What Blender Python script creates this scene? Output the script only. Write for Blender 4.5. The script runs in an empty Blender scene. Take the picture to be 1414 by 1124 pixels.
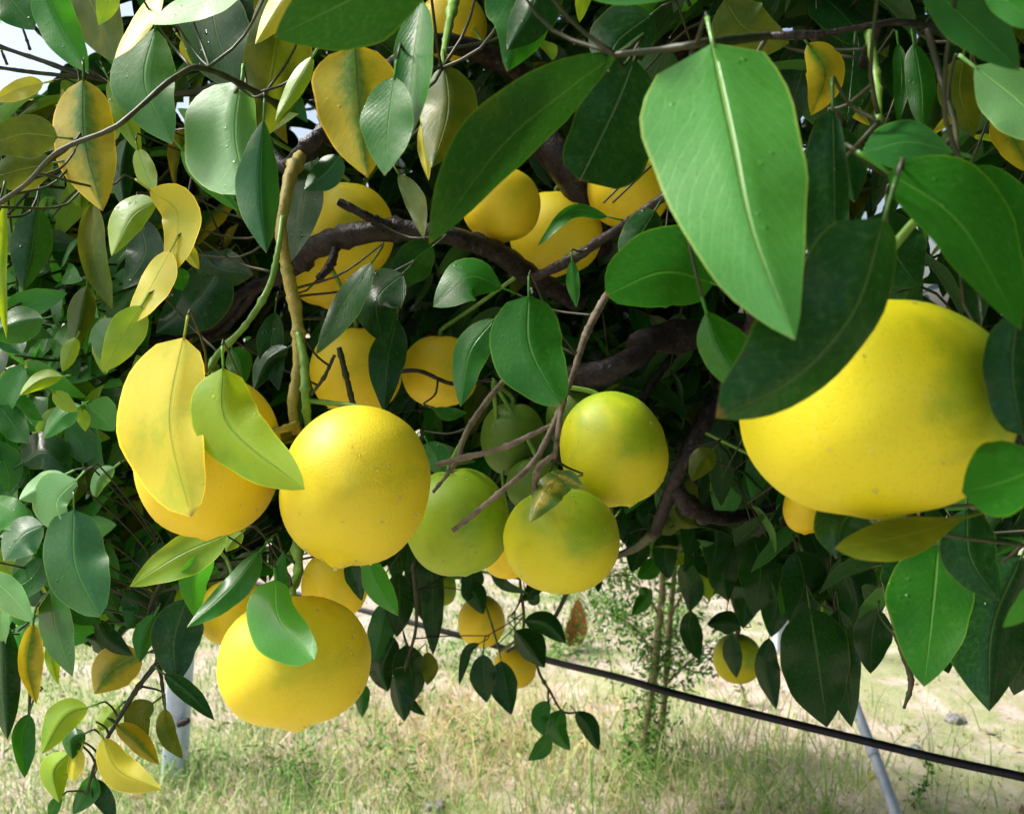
import bpy, math, random
import numpy as np
from mathutils import Vector, Matrix

random.seed(7)
rng = np.random.default_rng(11)
C = bpy.context.scene.collection
SC = bpy.context.scene

# ------------------------------------------------------------------ camera
IMW, IMH = 1414.0, 1124.0
LENS = 30.0
F = IMW * LENS / 36.0
CAM_H = 1.5
PITCH = math.radians(5.0)
cam_d = bpy.data.cameras.new('camera')
cam_d.lens = LENS
cam_d.sensor_width = 36.0
cam_d.clip_start = 0.02
cam_d.clip_end = 2000.0
cam_d.dof.use_dof = True
cam_d.dof.focus_distance = 0.78
cam_d.dof.aperture_fstop = 11.0
cam = bpy.data.objects.new('camera', cam_d)
cam.location = (0, 0, CAM_H)
cam.rotation_euler = (math.pi / 2 - PITCH, 0, 0)
C.objects.link(cam)
SC.camera = cam

# ------------------------------------------------------------------ world, sun, exposure
SUN_DIR = Vector((-0.68, 0.12, 0.82)).normalized()      # towards the sun
w = bpy.data.worlds.new('World')
SC.world = w
w.use_nodes = True
wn = w.node_tree.nodes
wl = w.node_tree.links
wn.clear()
sky = wn.new('ShaderNodeTexSky')
sky.sky_type = 'NISHITA'
sky.sun_disc = False
sky.sun_elevation = math.asin(SUN_DIR.z)
sky.sun_rotation = math.atan2(SUN_DIR.x, SUN_DIR.y)
sky.air_density = 1.0
sky.dust_density = 5.0
sky.ozone_density = 1.0
bg = wn.new('ShaderNodeBackground')
bg.inputs['Strength'].default_value = 0.135
wo = wn.new('ShaderNodeOutputWorld')
wl.new(sky.outputs[0], bg.inputs[0])
wl.new(bg.outputs[0], wo.inputs[0])
sun_d = bpy.data.lights.new('sun', 'SUN')
sun_d.energy = 3.2
sun_d.angle = math.radians(13.0)
sun_d.color = (1.0, 0.975, 0.92)
sun = bpy.data.objects.new('sun', sun_d)
sun.rotation_euler = SUN_DIR.to_track_quat('Z', 'Y').to_euler()
C.objects.link(sun)
SC.view_settings.view_transform = 'Standard'
SC.view_settings.look = 'None'
SC.view_settings.gamma = 1.0
SC.view_settings.exposure = 0.84
SC.view_settings.use_curve_mapping = False
SC.cycles.max_bounces = 7
SC.cycles.diffuse_bounces = 4
SC.cycles.transmission_bounces = 5
SC.cycles.transparent_max_bounces = 6

# ------------------------------------------------------------------ helpers
SP, CP = math.sin(PITCH), math.cos(PITCH)
def W(px, py, d):
    """world point seen at photo pixel (px, py) at depth d metres"""
    x = (px - IMW / 2) / F * d
    y = -(py - IMH / 2) / F * d
    return Vector((x, d * CP + y * SP, CAM_H - d * SP + y * CP))
def Wn(px, py, d):
    x = (px - IMW / 2) / F * d
    y = -(py - IMH / 2) / F * d
    return np.stack([x, d * CP + y * SP, CAM_H - d * SP + y * CP], -1)
def proj(p):
    p = np.asarray(p, float)
    x = p[..., 0]; y = p[..., 1]; z = p[..., 2] - CAM_H
    d = y * CP - z * SP
    u = y * SP + z * CP
    dd = np.where(d > 0.05, d, 0.05)
    return x / dd * F + IMW / 2, IMH / 2 - u / dd * F, d
def ground_at(px, py):
    y = -(py - IMH / 2) / F
    d = CAM_H / (SP - y * CP)
    return W(px, py, d), d

def mesh_np(name, verts, faces_quads=None, tris=None, uv=None, col=None, mats=(), midx=None, smooth=True):
    me = bpy.data.meshes.new(name)
    nv = len(verts)
    loops = []
    starts = []
    totals = []
    k = 0
    if faces_quads is not None and len(faces_quads):
        q = np.asarray(faces_quads, np.int32)
        loops.append(q.ravel()); starts.append(k + 4 * np.arange(len(q))); totals.append(np.full(len(q), 4)); k += 4 * len(q)
    if tris is not None and len(tris):
        t = np.asarray(tris, np.int32)
        loops.append(t.ravel()); starts.append(k + 3 * np.arange(len(t))); totals.append(np.full(len(t), 3)); k += 3 * len(t)
    loops = np.concatenate(loops).astype(np.int32)
    starts = np.concatenate(starts).astype(np.int32)
    totals = np.concatenate(totals).astype(np.int32)
    me.vertices.add(nv)
    me.vertices.foreach_set('co', np.asarray(verts, np.float32).ravel())
    me.loops.add(len(loops))
    me.loops.foreach_set('vertex_index', loops)
    me.polygons.add(len(starts))
    me.polygons.foreach_set('loop_start', starts)
    me.polygons.foreach_set('loop_total', totals)
    for m in mats:
        me.materials.append(m)
    if midx is not None:
        me.polygons.foreach_set('material_index', np.asarray(midx, np.int32))
    if smooth:
        me.polygons.foreach_set('use_smooth', np.ones(len(starts), bool))
    if uv is not None:
        l = me.uv_layers.new(name='UVMap')
        l.data.foreach_set('uv', np.asarray(uv, np.float32)[loops].ravel())
    if col is not None:
        a = me.color_attributes.new('tint', 'FLOAT_COLOR', 'POINT')
        c4 = np.ones((nv, 4), np.float32); c4[:, :3] = col
        a.data.foreach_set('color', c4.ravel())
    me.update(calc_edges=True)
    me.validate()
    return me

def link(name, me, parent=None, label=None, kind=None):
    o = bpy.data.objects.new(name, me)
    C.objects.link(o)
    if parent is not None:
        o.parent = parent
        m = Matrix.Identity(4)
        q = parent
        while q is not None:
            m = Matrix.Translation(q.location) @ m
            q = q.parent
        o.matrix_parent_inverse = m.inverted()
    if label: o['label'] = label
    if kind: o['kind'] = kind
    return o
def empty(name, loc, label, cat, group=None):
    o = bpy.data.objects.new(name, None)
    o.location = loc
    o.empty_display_size = 0.02
    C.objects.link(o)
    o['label'] = label; o['category'] = cat
    if group: o['group'] = group
    return o

def catmull(pts, n):
    P = np.asarray([list(p) for p in pts], float)
    if len(P) == 2:
        t = np.linspace(0, 1, n)[:, None]
        return P[0] * (1 - t) + P[1] * t
    Q = np.vstack([2 * P[0] - P[1], P, 2 * P[-1] - P[-2]])
    L = np.r_[0, np.cumsum(np.linalg.norm(np.diff(P, axis=0), axis=1))]
    s = np.linspace(0, L[-1], n)
    out = []
    for v in s:
        i = int(min(np.searchsorted(L, v, side='right') - 1, len(P) - 2))
        t = (v - L[i]) / max(L[i + 1] - L[i], 1e-9)
        p0, p1, p2, p3 = Q[i], Q[i + 1], Q[i + 2], Q[i + 3]
        out.append(0.5 * ((2 * p1) + (-p0 + p2) * t + (2 * p0 - 5 * p1 + 4 * p2 - p3) * t * t + (-p0 + 3 * p1 - 3 * p2 + p3) * t ** 3))
    return np.array(out)

def tube(pts, radii, sides=8, n=None, rough=0.0, seed=0, knots=0):
    """tube geometry along a spline; returns verts, quads"""
    n = n or max(6, 5 * len(pts))
    P = catmull(pts, n)
    R = np.interp(np.linspace(0, 1, n), np.linspace(0, 1, len(radii)), radii)
    r_ = np.random.default_rng(seed)
    if rough:
        R = R * (1 + r_.normal(0, rough, n))
    for _ in range(knots):
        k = r_.integers(1, n - 1)
        R[k] *= 1.35
    T = np.gradient(P, axis=0)
    T /= np.linalg.norm(T, axis=1)[:, None] + 1e-12
    up = np.array([0.13, 0.21, 0.97])
    if abs(T[0] @ up) > 0.9: up = np.array([0.9, 0.3, 0.1])
    a = np.cross(T, up); a /= np.linalg.norm(a, axis=1)[:, None] + 1e-12
    b = np.cross(T, a)
    th = np.linspace(0, 2 * math.pi, sides, endpoint=False)
    rr = R[:, None] * (1 + (r_.normal(0, rough * 0.8, (n, sides)) if rough else 0))
    V = P[:, None, :] + rr[..., None] * (a[:, None, :] * np.cos(th)[None, :, None] + b[:, None, :] * np.sin(th)[None, :, None])
    V = V.reshape(-1, 3)
    q = []
    for i in range(n - 1):
        for j in range(sides):
            k = (j + 1) % sides
            q.append((i * sides + j, i * sides + k, (i + 1) * sides + k, (i + 1) * sides + j))
    t = []
    c0 = len(V); V = np.vstack([V, P[0], P[-1]])
    for j in range(sides):
        k = (j + 1) % sides
        t.append((c0, k, j)); t.append((c0 + 1, (n - 1) * sides + j, (n - 1) * sides + k))
    return V, q, t

class Geo:
    def __init__(self): self.v = []; self.q = []; self.t = []; self.n = 0
    def add(self, V, q, t=()):
        self.v.append(V)
        q = np.asarray(q, int).reshape(-1, 4); t = np.asarray(t, int).reshape(-1, 3)
        self.q.append(q + self.n); self.t.append(t + self.n); self.n += len(V)
    def mesh(self, name, mat, smooth=True):
        return mesh_np(name, np.vstack(self.v), np.vstack(self.q), np.vstack(self.t), mats=(mat,), smooth=smooth)

# ------------------------------------------------------------------ materials
def newmat(name):
    m = bpy.data.materials.new(name); m.use_nodes = True
    m.node_tree.nodes.clear()
    return m, m.node_tree.nodes, m.node_tree.links
class NB:
    """small node helper"""
    def __init__(self, m): self.n = m.node_tree.nodes; self.l = m.node_tree.links
    def new(self, t, **k):
        x = self.n.new(t)
        for a, v in k.items(): setattr(x, a, v)
        return x
    def val(self, x, s, v):
        if hasattr(v, 'is_output') or isinstance(v, bpy.types.NodeSocket): self.l.new(v, x.inputs[s])
        else: x.inputs[s].default_value = v
    def math(self, op, a, b=0.0, c=None, clamp=False):
        x = self.new('ShaderNodeMath', operation=op); x.use_clamp = clamp
        self.val(x, 0, a); self.val(x, 1, b)
        if c is not None: self.val(x, 2, c)
        return x.outputs[0]
    def mix(self, f, a, b, blend='MIX'):
        x = self.new('ShaderNodeMix', data_type='RGBA', blend_type=blend); x.clamp_factor = True
        self.val(x, 0, f); self.val(x, 6, a if not isinstance(a, tuple) else (*a, 1)); self.val(x, 7, b if not isinstance(b, tuple) else (*b, 1))
        return x.outputs[2]
    def ramp(self, v, lo, hi, a=0.0, b=1.0):
        x = self.new('ShaderNodeMapRange'); x.interpolation_type = 'SMOOTHSTEP'
        self.val(x, 0, v); self.val(x, 1, lo); self.val(x, 2, hi); self.val(x, 3, a); self.val(x, 4, b)
        return x.outputs[0]
    def noise(self, vec, scale, detail=3.0, rough=0.55, dist=0.0):
        x = self.new('ShaderNodeTexNoise')
        if vec is not None: self.l.new(vec, x.inputs['Vector'])
        x.inputs['Scale'].default_value = scale; x.inputs['Detail'].default_value = detail
        x.inputs['Roughness'].default_value = rough; x.inputs['Distortion'].default_value = dist
        return x.outputs[0]
    def voronoi(self, vec, scale, feature='F1', out=0):
        x = self.new('ShaderNodeTexVoronoi'); x.feature = feature
        if vec is not None: self.l.new(vec, x.inputs['Vector'])
        x.inputs['Scale'].default_value = scale
        return x.outputs[out]
    def bump(self, h, strength, dist, normal=None):
        x = self.new('ShaderNodeBump'); x.inputs['Strength'].default_value = strength
        x.inputs['Distance'].default_value = dist
        self.l.new(h, x.inputs['Height'])
        if normal is not None: self.l.new(normal, x.inputs['Normal'])
        return x.outputs[0]

def leaf_material(name, col, col2, under, umix=0.5, spots=0.35, core=None, rough=0.33, trans=0.3, tcol=None, rib=None, edge=None, wet=1.0, spec=0.42):
    """col blade, col2 blotch colour, core: colour held around the midrib"""
    m, n, l = newmat(name); b = NB(m)
    uvn = b.new('ShaderNodeUVMap'); sep = b.new('ShaderNodeSeparateXYZ'); l.new(uvn.outputs[0], sep.inputs[0])
    u, v = sep.outputs[0], sep.outputs[1]
    geo = b.new('ShaderNodeNewGeometry')
    isl = geo.outputs['Random Per Island']
    tc = b.new('ShaderNodeTexCoord'); P = tc.outputs['Object']
    av = b.math('ABSOLUTE', b.math('SUBTRACT', v, 0.5))                 # 0 rib .. 0.5 edge
    nz = b.noise(P, 28.0, 4.0, 0.6, 0.4)
    nf = b.noise(P, 260.0, 3.0, 0.6)
    c = b.mix(b.ramp(nz, 0.42, 0.72, 0.0, spots), col, col2)
    if core is not None:
        ragged = b.math('ADD', av, b.math('MULTIPLY', b.math('SUBTRACT', b.noise(P, 45.0, 4.0, 0.7), 0.5), 0.62))
        tap = b.math('ADD', b.math('MULTIPLY', u, -0.10), 0.17)
        k = b.math('SUBTRACT', 1.0, b.ramp(b.math('SUBTRACT', ragged, tap), -0.16, 0.20))
        c = b.mix(k, c, b.mix(b.ramp(nf, 0.35, 0.65), core, (core[0] * 2.5, core[1] * 2.0, core[2])))
    # cells between the fine veins
    c = b.mix(b.ramp(nf, 0.45, 0.8, 0.0, 0.22), c, b.mix(0.5, c, (0.25, 0.45, 0.12)))
    # side veins
    ph = b.math('ADD', b.math('MULTIPLY', u, 15.0), b.math('MULTIPLY', av, -11.0))
    ph = b.math('ADD', ph, b.math('MULTIPLY', nz, 2.0))
    net = b.math('SUBTRACT', 1.0, b.ramp(b.voronoi(P, 330.0, 'DISTANCE_TO_EDGE'), 0.0, 0.10))
    tri = b.math('ABSOLUTE', b.math('SUBTRACT', b.math('FRACT', ph), 0.5))
    vein = b.math('SUBTRACT', 1.0, b.ramp(tri, 0.0, 0.13))
    ribw = b.math('ADD', b.math('MULTIPLY', u, -0.012), 0.022)
    ribm = b.math('SUBTRACT', 1.0, b.ramp(b.math('DIVIDE', av, ribw), 0.4, 1.3))
    ribc = rib or (col[0] * 2.2 + 0.06, col[1] * 1.7 + 0.07, col[2] * 1.6 + 0.02)
    c = b.mix(b.math('MULTIPLY', vein, 0.11), c, ribc)
    c = b.mix(b.math('MULTIPLY', net, 0.10), c, ribc)
    c = b.mix(b.math('MULTIPLY', ribm, 0.8), c, ribc)
    c = b.mix(b.ramp(b.math('ADD', u, b.math('MULTIPLY', b.noise(P, 90.0, 3.0), 0.12)), 1.02, 1.07, 0.0, 0.8), c, (0.20, 0.11, 0.03))
    edc = edge or (col[0] * 2.4 + 0.10, col[1] * 1.6 + 0.10, col[2] * 1.1)
    c = b.mix(b.ramp(av, 0.472, 0.496, 0.0, 0.7), c, edc)
    # small dark flecks and mites' specks
    sp = b.voronoi(P, 210.0)
    c = b.mix(b.math('MULTIPLY', b.math('SUBTRACT', 1.0, b.ramp(sp, 0.06, 0.17)), b.ramp(b.noise(P, 40.0, 2.0), 0.55, 0.7, 0.0, 0.55)), c, (0.03, 0.03, 0.008))
    hsv = b.new('ShaderNodeHueSaturation')
    b.val(hsv, 'Hue', b.math('ADD', b.math('MULTIPLY', isl, 0.03), 0.485))
    b.val(hsv, 'Value', b.math('ADD', b.math('MULTIPLY', b.math('FRACT', b.math('MULTIPLY', isl, 7.31)), 0.5), 0.75))
    l.new(c, hsv.inputs['Color']); c = hsv.outputs[0]
    back = geo.outputs['Backfacing']
    cu = b.mix(umix, c, under)
    cf = b.mix(back, c, cu)
    # relief: veins sunk, blade quilted, beads of rain
    h = b.math('ADD', b.math('MULTIPLY', vein, -0.04), b.math('MULTIPLY', nz, 0.7))
    h = b.math('ADD', h, b.math('MULTIPLY', ribm, -0.8))
    h = b.math('ADD', h, b.math('MULTIPLY', nf, 0.10))
    nb = b.bump(h, 0.55, 0.0016)
    dv = b.voronoi(P, 150.0)
    dsel = b.ramp(b.noise(P, 33.0, 2.0), 0.56, 0.68)
    drop = b.math('MULTIPLY', b.math('SUBTRACT', 1.0, b.ramp(dv, 0.0, 0.30)), dsel)
    nb2 = b.bump(drop, 0.55 * wet, 0.0018, nb)
    pr = b.new('ShaderNodeBsdfPrincipled')
    l.new(cf, pr.inputs['Base Color']); l.new(nb2, pr.inputs['Normal'])
    rr = b.math('ADD', b.math('MULTIPLY', nz, 0.25), rough - 0.1)
    rr = b.math('SUBTRACT', rr, b.math('MULTIPLY', drop, 0.2), clamp=True)
    rr = b.math('ADD', rr, b.math('MULTIPLY', back, 0.18))
    l.new(rr, pr.inputs['Roughness'])
    pr.inputs['Specular IOR Level'].default_value = spec
    pr.inputs['Coat Weight'].default_value = 0.14 * wet
    pr.inputs['Coat Roughness'].default_value = 0.10
    l.new(nb2, pr.inputs['Coat Normal'])
    tr = b.new('ShaderNodeBsdfTranslucent')
    tcv = tcol or (min(1, col[0] * 3.0 + 0.03), min(1, col[1] * 2.6 + 0.05), col[2] * 0.6)
    l.new(b.mix(0.45, c, tcv), tr.inputs['Color']); l.new(nb, tr.inputs['Normal'])
    mx = b.new('ShaderNodeMixShader'); mx.inputs[0].default_value = trans
    out = b.new('ShaderNodeOutputMaterial')
    l.new(pr.outputs[0], mx.inputs[1]); l.new(tr.outputs[0], mx.inputs[2]); l.new(mx.outputs[0], out.inputs[0])
    return m

UN = (0.16, 0.28, 0.12)
LM = {
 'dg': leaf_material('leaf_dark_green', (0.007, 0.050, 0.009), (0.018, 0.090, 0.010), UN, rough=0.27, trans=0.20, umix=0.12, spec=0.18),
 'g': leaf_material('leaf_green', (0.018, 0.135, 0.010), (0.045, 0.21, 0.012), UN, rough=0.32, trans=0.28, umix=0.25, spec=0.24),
 'lg': leaf_material('leaf_bright_green', (0.055, 0.29, 0.035), (0.035, 0.24, 0.012), (0.18, 0.40, 0.10), rough=0.36, trans=0.42),
 'lm': leaf_material('leaf_lime_green', (0.075, 0.31, 0.05), (0.045, 0.25, 0.018), (0.18, 0.40, 0.10), rough=0.40, trans=0.22, spec=0.6, edge=(0.38, 0.55, 0.08), spots=0.8, rib=(0.34, 0.58, 0.16)),
 'yg': leaf_material('leaf_yellow_green', (0.27, 0.45, 0.018), (0.10, 0.34, 0.012), (0.45, 0.55, 0.12), rough=0.42, trans=0.38, spots=0.9, rib=(0.12, 0.34, 0.03), wet=0.5, umix=0.2),
 'y': leaf_material('leaf_yellow', (0.74, 0.67, 0.05), (0.42, 0.56, 0.04), (0.8, 0.72, 0.2), rough=0.45, trans=0.38, spots=0.7, rib=(0.45, 0.55, 0.05), wet=0.5, tcol=(0.85, 0.72, 0.03), umix=0.2),
 'mo': leaf_material('leaf_mottled_yellow', (0.52, 0.43, 0.015), (0.28, 0.22, 0.010), (0.6, 0.5, 0.1), rough=0.42, trans=0.35, spots=0.7, core=(0.02, 0.13, 0.012), rib=(0.05, 0.15, 0.02), wet=0.5, tcol=(0.7, 0.5, 0.02), umix=0.1, spec=0.25),
 'wi': leaf_material('leaf_withered', (0.07, 0.16, 0.015), (0.30, 0.32, 0.03), (0.3, 0.3, 0.1), rough=0.5, trans=0.25, spots=1.0, wet=0.6, umix=0.2, core=(0.30, 0.27, 0.05)),
 'ol': leaf_material('leaf_olive', (0.055, 0.11, 0.008), (0.22, 0.22, 0.01), (0.3, 0.34, 0.1), rough=0.42, trans=0.42, spots=0.8, wet=0.5, tcol=(0.32, 0.36, 0.012), umix=0.1, spec=0.18),
 'bl': leaf_material('leaf_blue_green', (0.018, 0.125, 0.022), (0.03, 0.19, 0.025), (0.14, 0.34, 0.14), rough=0.36, trans=0.2, spec=0.42),
 'pa': leaf_material('leaf_pale_sky_sheen', (0.17, 0.44, 0.14), (0.11, 0.36, 0.07), (0.3, 0.5, 0.3), rough=0.42, trans=0.3, wet=0.6, spec=0.6),  # sky reflection on the leaf is put into this pale colour
}

def fruit_material(name, col, green, amount, blush=(0.85, 0.50, 0.02), top=0.0, side=0.0):
    m, n, l = newmat(name); b = NB(m)
    tc = b.new('ShaderNodeTexCoord'); P = tc.outputs['Object']
    gen = b.new('ShaderNodeSeparateXYZ'); l.new(tc.outputs['Generated'], gen.inputs[0])
    big = b.noise(P, 14.0, 3.0, 0.55, 0.3)
    mid = b.noise(P, 60.0, 4.0, 0.65, 0.6)
    fine = b.noise(P, 420.0, 2.0, 0.6)
    c = b.mix(b.ramp(big, 0.35, 0.65, 0.0, 1.0), col, blush)
    gsel = b.math('ADD', big, b.math('MULTIPLY', b.math('SUBTRACT', gen.outputs[2], 0.5), top))
    gsel = b.math('ADD', gsel, b.math('MULTIPLY', b.math('SUBTRACT', gen.outputs[0], 0.55), side))
    gsel = b.math('ADD', gsel, b.math('MULTIPLY', b.math('SUBTRACT', mid, 0.5), 0.18))
    c = b.mix(b.ramp(gsel, 0.52 - amount, 0.82 - amount * 0.5, 0.0, 0.95), c, green)
    pit = b.voronoi(P, 430.0)
    c = b.mix(b.math('MULTIPLY', b.math('SUBTRACT', 1.0, b.ramp(pit, 0.05, 0.4)), 0.38), c, b.mix(0.5, c, green))
    c = b.mix(b.ramp(mid, 0.62, 0.8, 0.0, 0.30), c, (0.75, 0.72, 0.22))
    scar = b.voronoi(P, 75.0)
    scsel = b.ramp(b.noise(P, 22.0, 2.0), 0.6, 0.68)
    c = b.mix(b.math('MULTIPLY', b.math('MULTIPLY', b.math('SUBTRACT', 1.0, b.ramp(scar, 0.04, 0.14)), scsel), 0.6), c, (0.22, 0.17, 0.04))
    h = b.math('ADD', b.math('MULTIPLY', b.ramp(pit, 0.0, 0.5), 0.5), b.math('MULTIPLY', mid, 1.2))
    nb = b.bump(h, 0.42, 0.0005)
    dv = b.voronoi(P, 95.0)
    drop = b.math('MULTIPLY', b.math('SUBTRACT', 1.0, b.ramp(dv, 0.0, 0.24)), b.ramp(b.noise(P, 30.0, 2.0), 0.56, 0.64))
    nb2 = b.bump(drop, 0.28, 0.0010, nb)
    pr = b.new('ShaderNodeBsdfPrincipled')
    l.new(c, pr.inputs['Base Color']); l.new(nb2, pr.inputs['Normal'])
    l.new(b.math('SUBTRACT', b.math('ADD', b.math('MULTIPLY', mid, 0.22), 0.42), b.math('MULTIPLY', drop, 0.25), clamp=True), pr.inputs['Roughness'])
    pr.inputs['Specular IOR Level'].default_value = 0.45
    pr.inputs['Subsurface Weight'].default_value = 0.12
    pr.inputs['Subsurface Radius'].default_value = (0.9, 0.6, 0.1)
    pr.inputs['Subsurface Scale'].default_value = 0.006
    out = b.new('ShaderNodeOutputMaterial'); l.new(pr.outputs[0], out.inputs[0])
    return m
FM = {
 'yellow': fruit_material('rind_yellow', (0.80, 0.67, 0.024), (0.46, 0.50, 0.015), 0.0, blush=(0.82, 0.63, 0.018), top=0.12),
 'gold': fruit_material('rind_golden', (0.82, 0.62, 0.016), (0.55, 0.52, 0.015), 0.0, blush=(0.80, 0.58, 0.012)),
 'close': fruit_material('rind_yellow_greening', (0.68, 0.62, 0.008), (0.26, 0.38, 0.006), 0.06, blush=(0.72, 0.62, 0.006), top=0.2, side=0.75),
 'lime': fruit_material('rind_yellow_green', (0.56, 0.57, 0.008), (0.25, 0.40, 0.008), 0.08, blush=(0.66, 0.57, 0.008), top=0.55),
 'green': fruit_material('rind_green', (0.26, 0.44, 0.012), (0.13, 0.30, 0.010), 0.14, blush=(0.44, 0.50, 0.012), top=0.15),
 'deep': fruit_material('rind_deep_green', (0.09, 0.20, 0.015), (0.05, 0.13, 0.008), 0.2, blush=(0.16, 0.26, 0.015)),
}

def simple(name, c1, c2, scale, rough=0.7, bump=0.4, dist=0.002, spec=0.4, stretch=None, c3=None):
    m, n, l = newmat(name); b = NB(m)
    tc = b.new('ShaderNodeTexCoord'); P = tc.outputs['Object']
    if stretch:
        mp = b.new('ShaderNodeMapping'); mp.inputs['Scale'].default_value = stretch; l.new(P, mp.inputs[0]); P = mp.outputs[0]
    nz = b.noise(P, scale, 5.0, 0.65, 0.3)
    c = b.mix(b.ramp(nz, 0.35, 0.65), c1, c2)
    if c3 is not None:
        c = b.mix(b.ramp(b.noise(P, scale * 3.1, 3.0), 0.58, 0.68, 0.0, 0.8), c, c3)
    pr = b.new('ShaderNodeBsdfPrincipled')
    l.new(c, pr.inputs['Base Color']); pr.inputs['Roughness'].default_value = rough
    pr.inputs['Specular IOR Level'].default_value = spec
    l.new(b.bump(nz, bump, dist), pr.inputs['Normal'])
    out = b.new('ShaderNodeOutputMaterial'); l.new(pr.outputs[0], out.inputs[0])
    return m
BARK = simple('bark_wet_dark', (0.012, 0.009, 0.010), (0.032, 0.023, 0.022), 55.0, rough=0.42, spec=0.3, bump=0.9, dist=0.006, c3=(0.07, 0.06, 0.055))
BARKG = simple('bark_grey_twig', (0.09, 0.07, 0.045), (0.19, 0.15, 0.10), 90.0, rough=0.7, bump=0.7, dist=0.002)
STEMO = simple('stem_olive', (0.26, 0.24, 0.04), (0.36, 0.27, 0.05), 120.0, rough=0.6, bump=0.8, dist=0.0015, c3=(0.14, 0.09, 0.035))
STEMG = simple('stem_green', (0.10, 0.22, 0.03), (0.18, 0.32, 0.05), 60.0, rough=0.45, bump=0.3, dist=0.001)
STEMD = simple('stem_dark', (0.016, 0.028, 0.009), (0.045, 0.045, 0.018), 60.0, rough=0.5, bump=0.3, dist=0.001)
POSTM = simple('painted_post', (0.42, 0.50, 0.62), (0.54, 0.61, 0.72), 9.0, rough=0.6, bump=0.2, dist=0.003, c3=(0.40, 0.44, 0.48))
PIPE = simple('grey_pvc', (0.34, 0.40, 0.48), (0.44, 0.50, 0.57), 14.0, rough=0.45, bump=0.1, dist=0.001, c3=(0.28, 0.30, 0.32))
HOSEM = simple('black_polythene', (0.008, 0.008, 0.011), (0.018, 0.018, 0.024), 40.0, rough=0.5, bump=0.15, dist=0.0006, spec=0.25)
CALYX = simple('calyx_green', (0.14, 0.20, 0.05), (0.26, 0.26, 0.08), 200.0, rough=0.6)
DEAD = simple('dead_leaf', (0.36, 0.14, 0.05), (0.55, 0.28, 0.11), 60.0, rough=0.8)
STONE = simple('stone', (0.14, 0.14, 0.15), (0.30, 0.29, 0.28), 40.0, rough=0.8, dist=0.004)
def water_material():
    m, n, l = newmat('water_bead'); b = NB(m)
    pr = b.new('ShaderNodeBsdfPrincipled')
    pr.inputs['Base Color'].default_value = (0.97, 0.99, 1.0, 1)
    pr.inputs['Roughness'].default_value = 0.02
    pr.inputs['IOR'].default_value = 1.33
    pr.inputs['Transmission Weight'].default_value = 0.95
    out = b.new('ShaderNodeOutputMaterial'); l.new(pr.outputs[0], out.inputs[0])
    return m
WATER = water_material()
def tint_material(name, rough=0.6, trans=0.3):
    m, n, l = newmat(name); b = NB(m)
    at = b.new('ShaderNodeAttribute'); at.attribute_name = 'tint'
    geo = b.new('ShaderNodeNewGeometry')
    df = b.new('ShaderNodeBsdfPrincipled'); df.inputs['Roughness'].default_value = rough
    df.inputs['Specular IOR Level'].default_value = 0.3
    l.new(at.outputs[0], df.inputs['Base Color'])
    tr = b.new('ShaderNodeBsdfTranslucent'); l.new(at.outputs[0], tr.inputs[0])
    mx = b.new('ShaderNodeMixShader'); mx.inputs[0].default_value = trans
    l.new(df.outputs[0], mx.inputs[1]); l.new(tr.outputs[0], mx.inputs[2])
    out = b.new('ShaderNodeOutputMaterial'); l.new(mx.outputs[0], out.inputs[0])
    return m
BLADE = tint_material('grass_blade')

def ground_material():
    m, n, l = newmat('ground_soil'); b = NB(m)
    tc = b.new('ShaderNodeTexCoord'); P = tc.outputs['Object']
    a = b.noise(P, 0.8, 5.0, 0.6, 0.4)
    c2 = b.noise(P, 5.0, 6.0, 0.65, 0.3)
    f = b.noise(P, 60.0, 5.0, 0.7)
    soil = b.mix(b.ramp(c2, 0.35, 0.65), (0.58, 0.49, 0.41), (0.40, 0.31, 0.25))
    soil = b.mix(b.ramp(f, 0.5, 0.68, 0.0, 0.7), soil, (0.30, 0.23, 0.18))
    soil = b.mix(b.ramp(b.noise(P, 150.0, 3.0, 0.6), 0.6, 0.75, 0.0, 0.5), soil, (0.14, 0.10, 0.08))
    gr = b.mix(b.ramp(f, 0.4, 0.6), (0.20, 0.32, 0.08), (0.36, 0.38, 0.17))
    sel = b.math('ADD', b.math('MULTIPLY', a, 0.6), b.math('MULTIPLY', c2, 0.4))
    c = b.mix(b.ramp(sel, 0.47, 0.57, 0.0, 0.7), soil, gr)
    pr = b.new('ShaderNodeBsdfPrincipled'); pr.inputs['Roughness'].default_value = 0.9
    pr.inputs['Specular IOR Level'].default_value = 0.2
    l.new(c, pr.inputs['Base Color'])
    h = b.math('ADD', b.math('MULTIPLY', f, 0.5), c2)
    l.new(b.bump(h, 0.8, 0.02), pr.inputs['Normal'])
    out = b.new('ShaderNodeOutputMaterial'); l.new(pr.outputs[0], out.inputs[0])
    return m
GROUND = ground_material()

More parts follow.
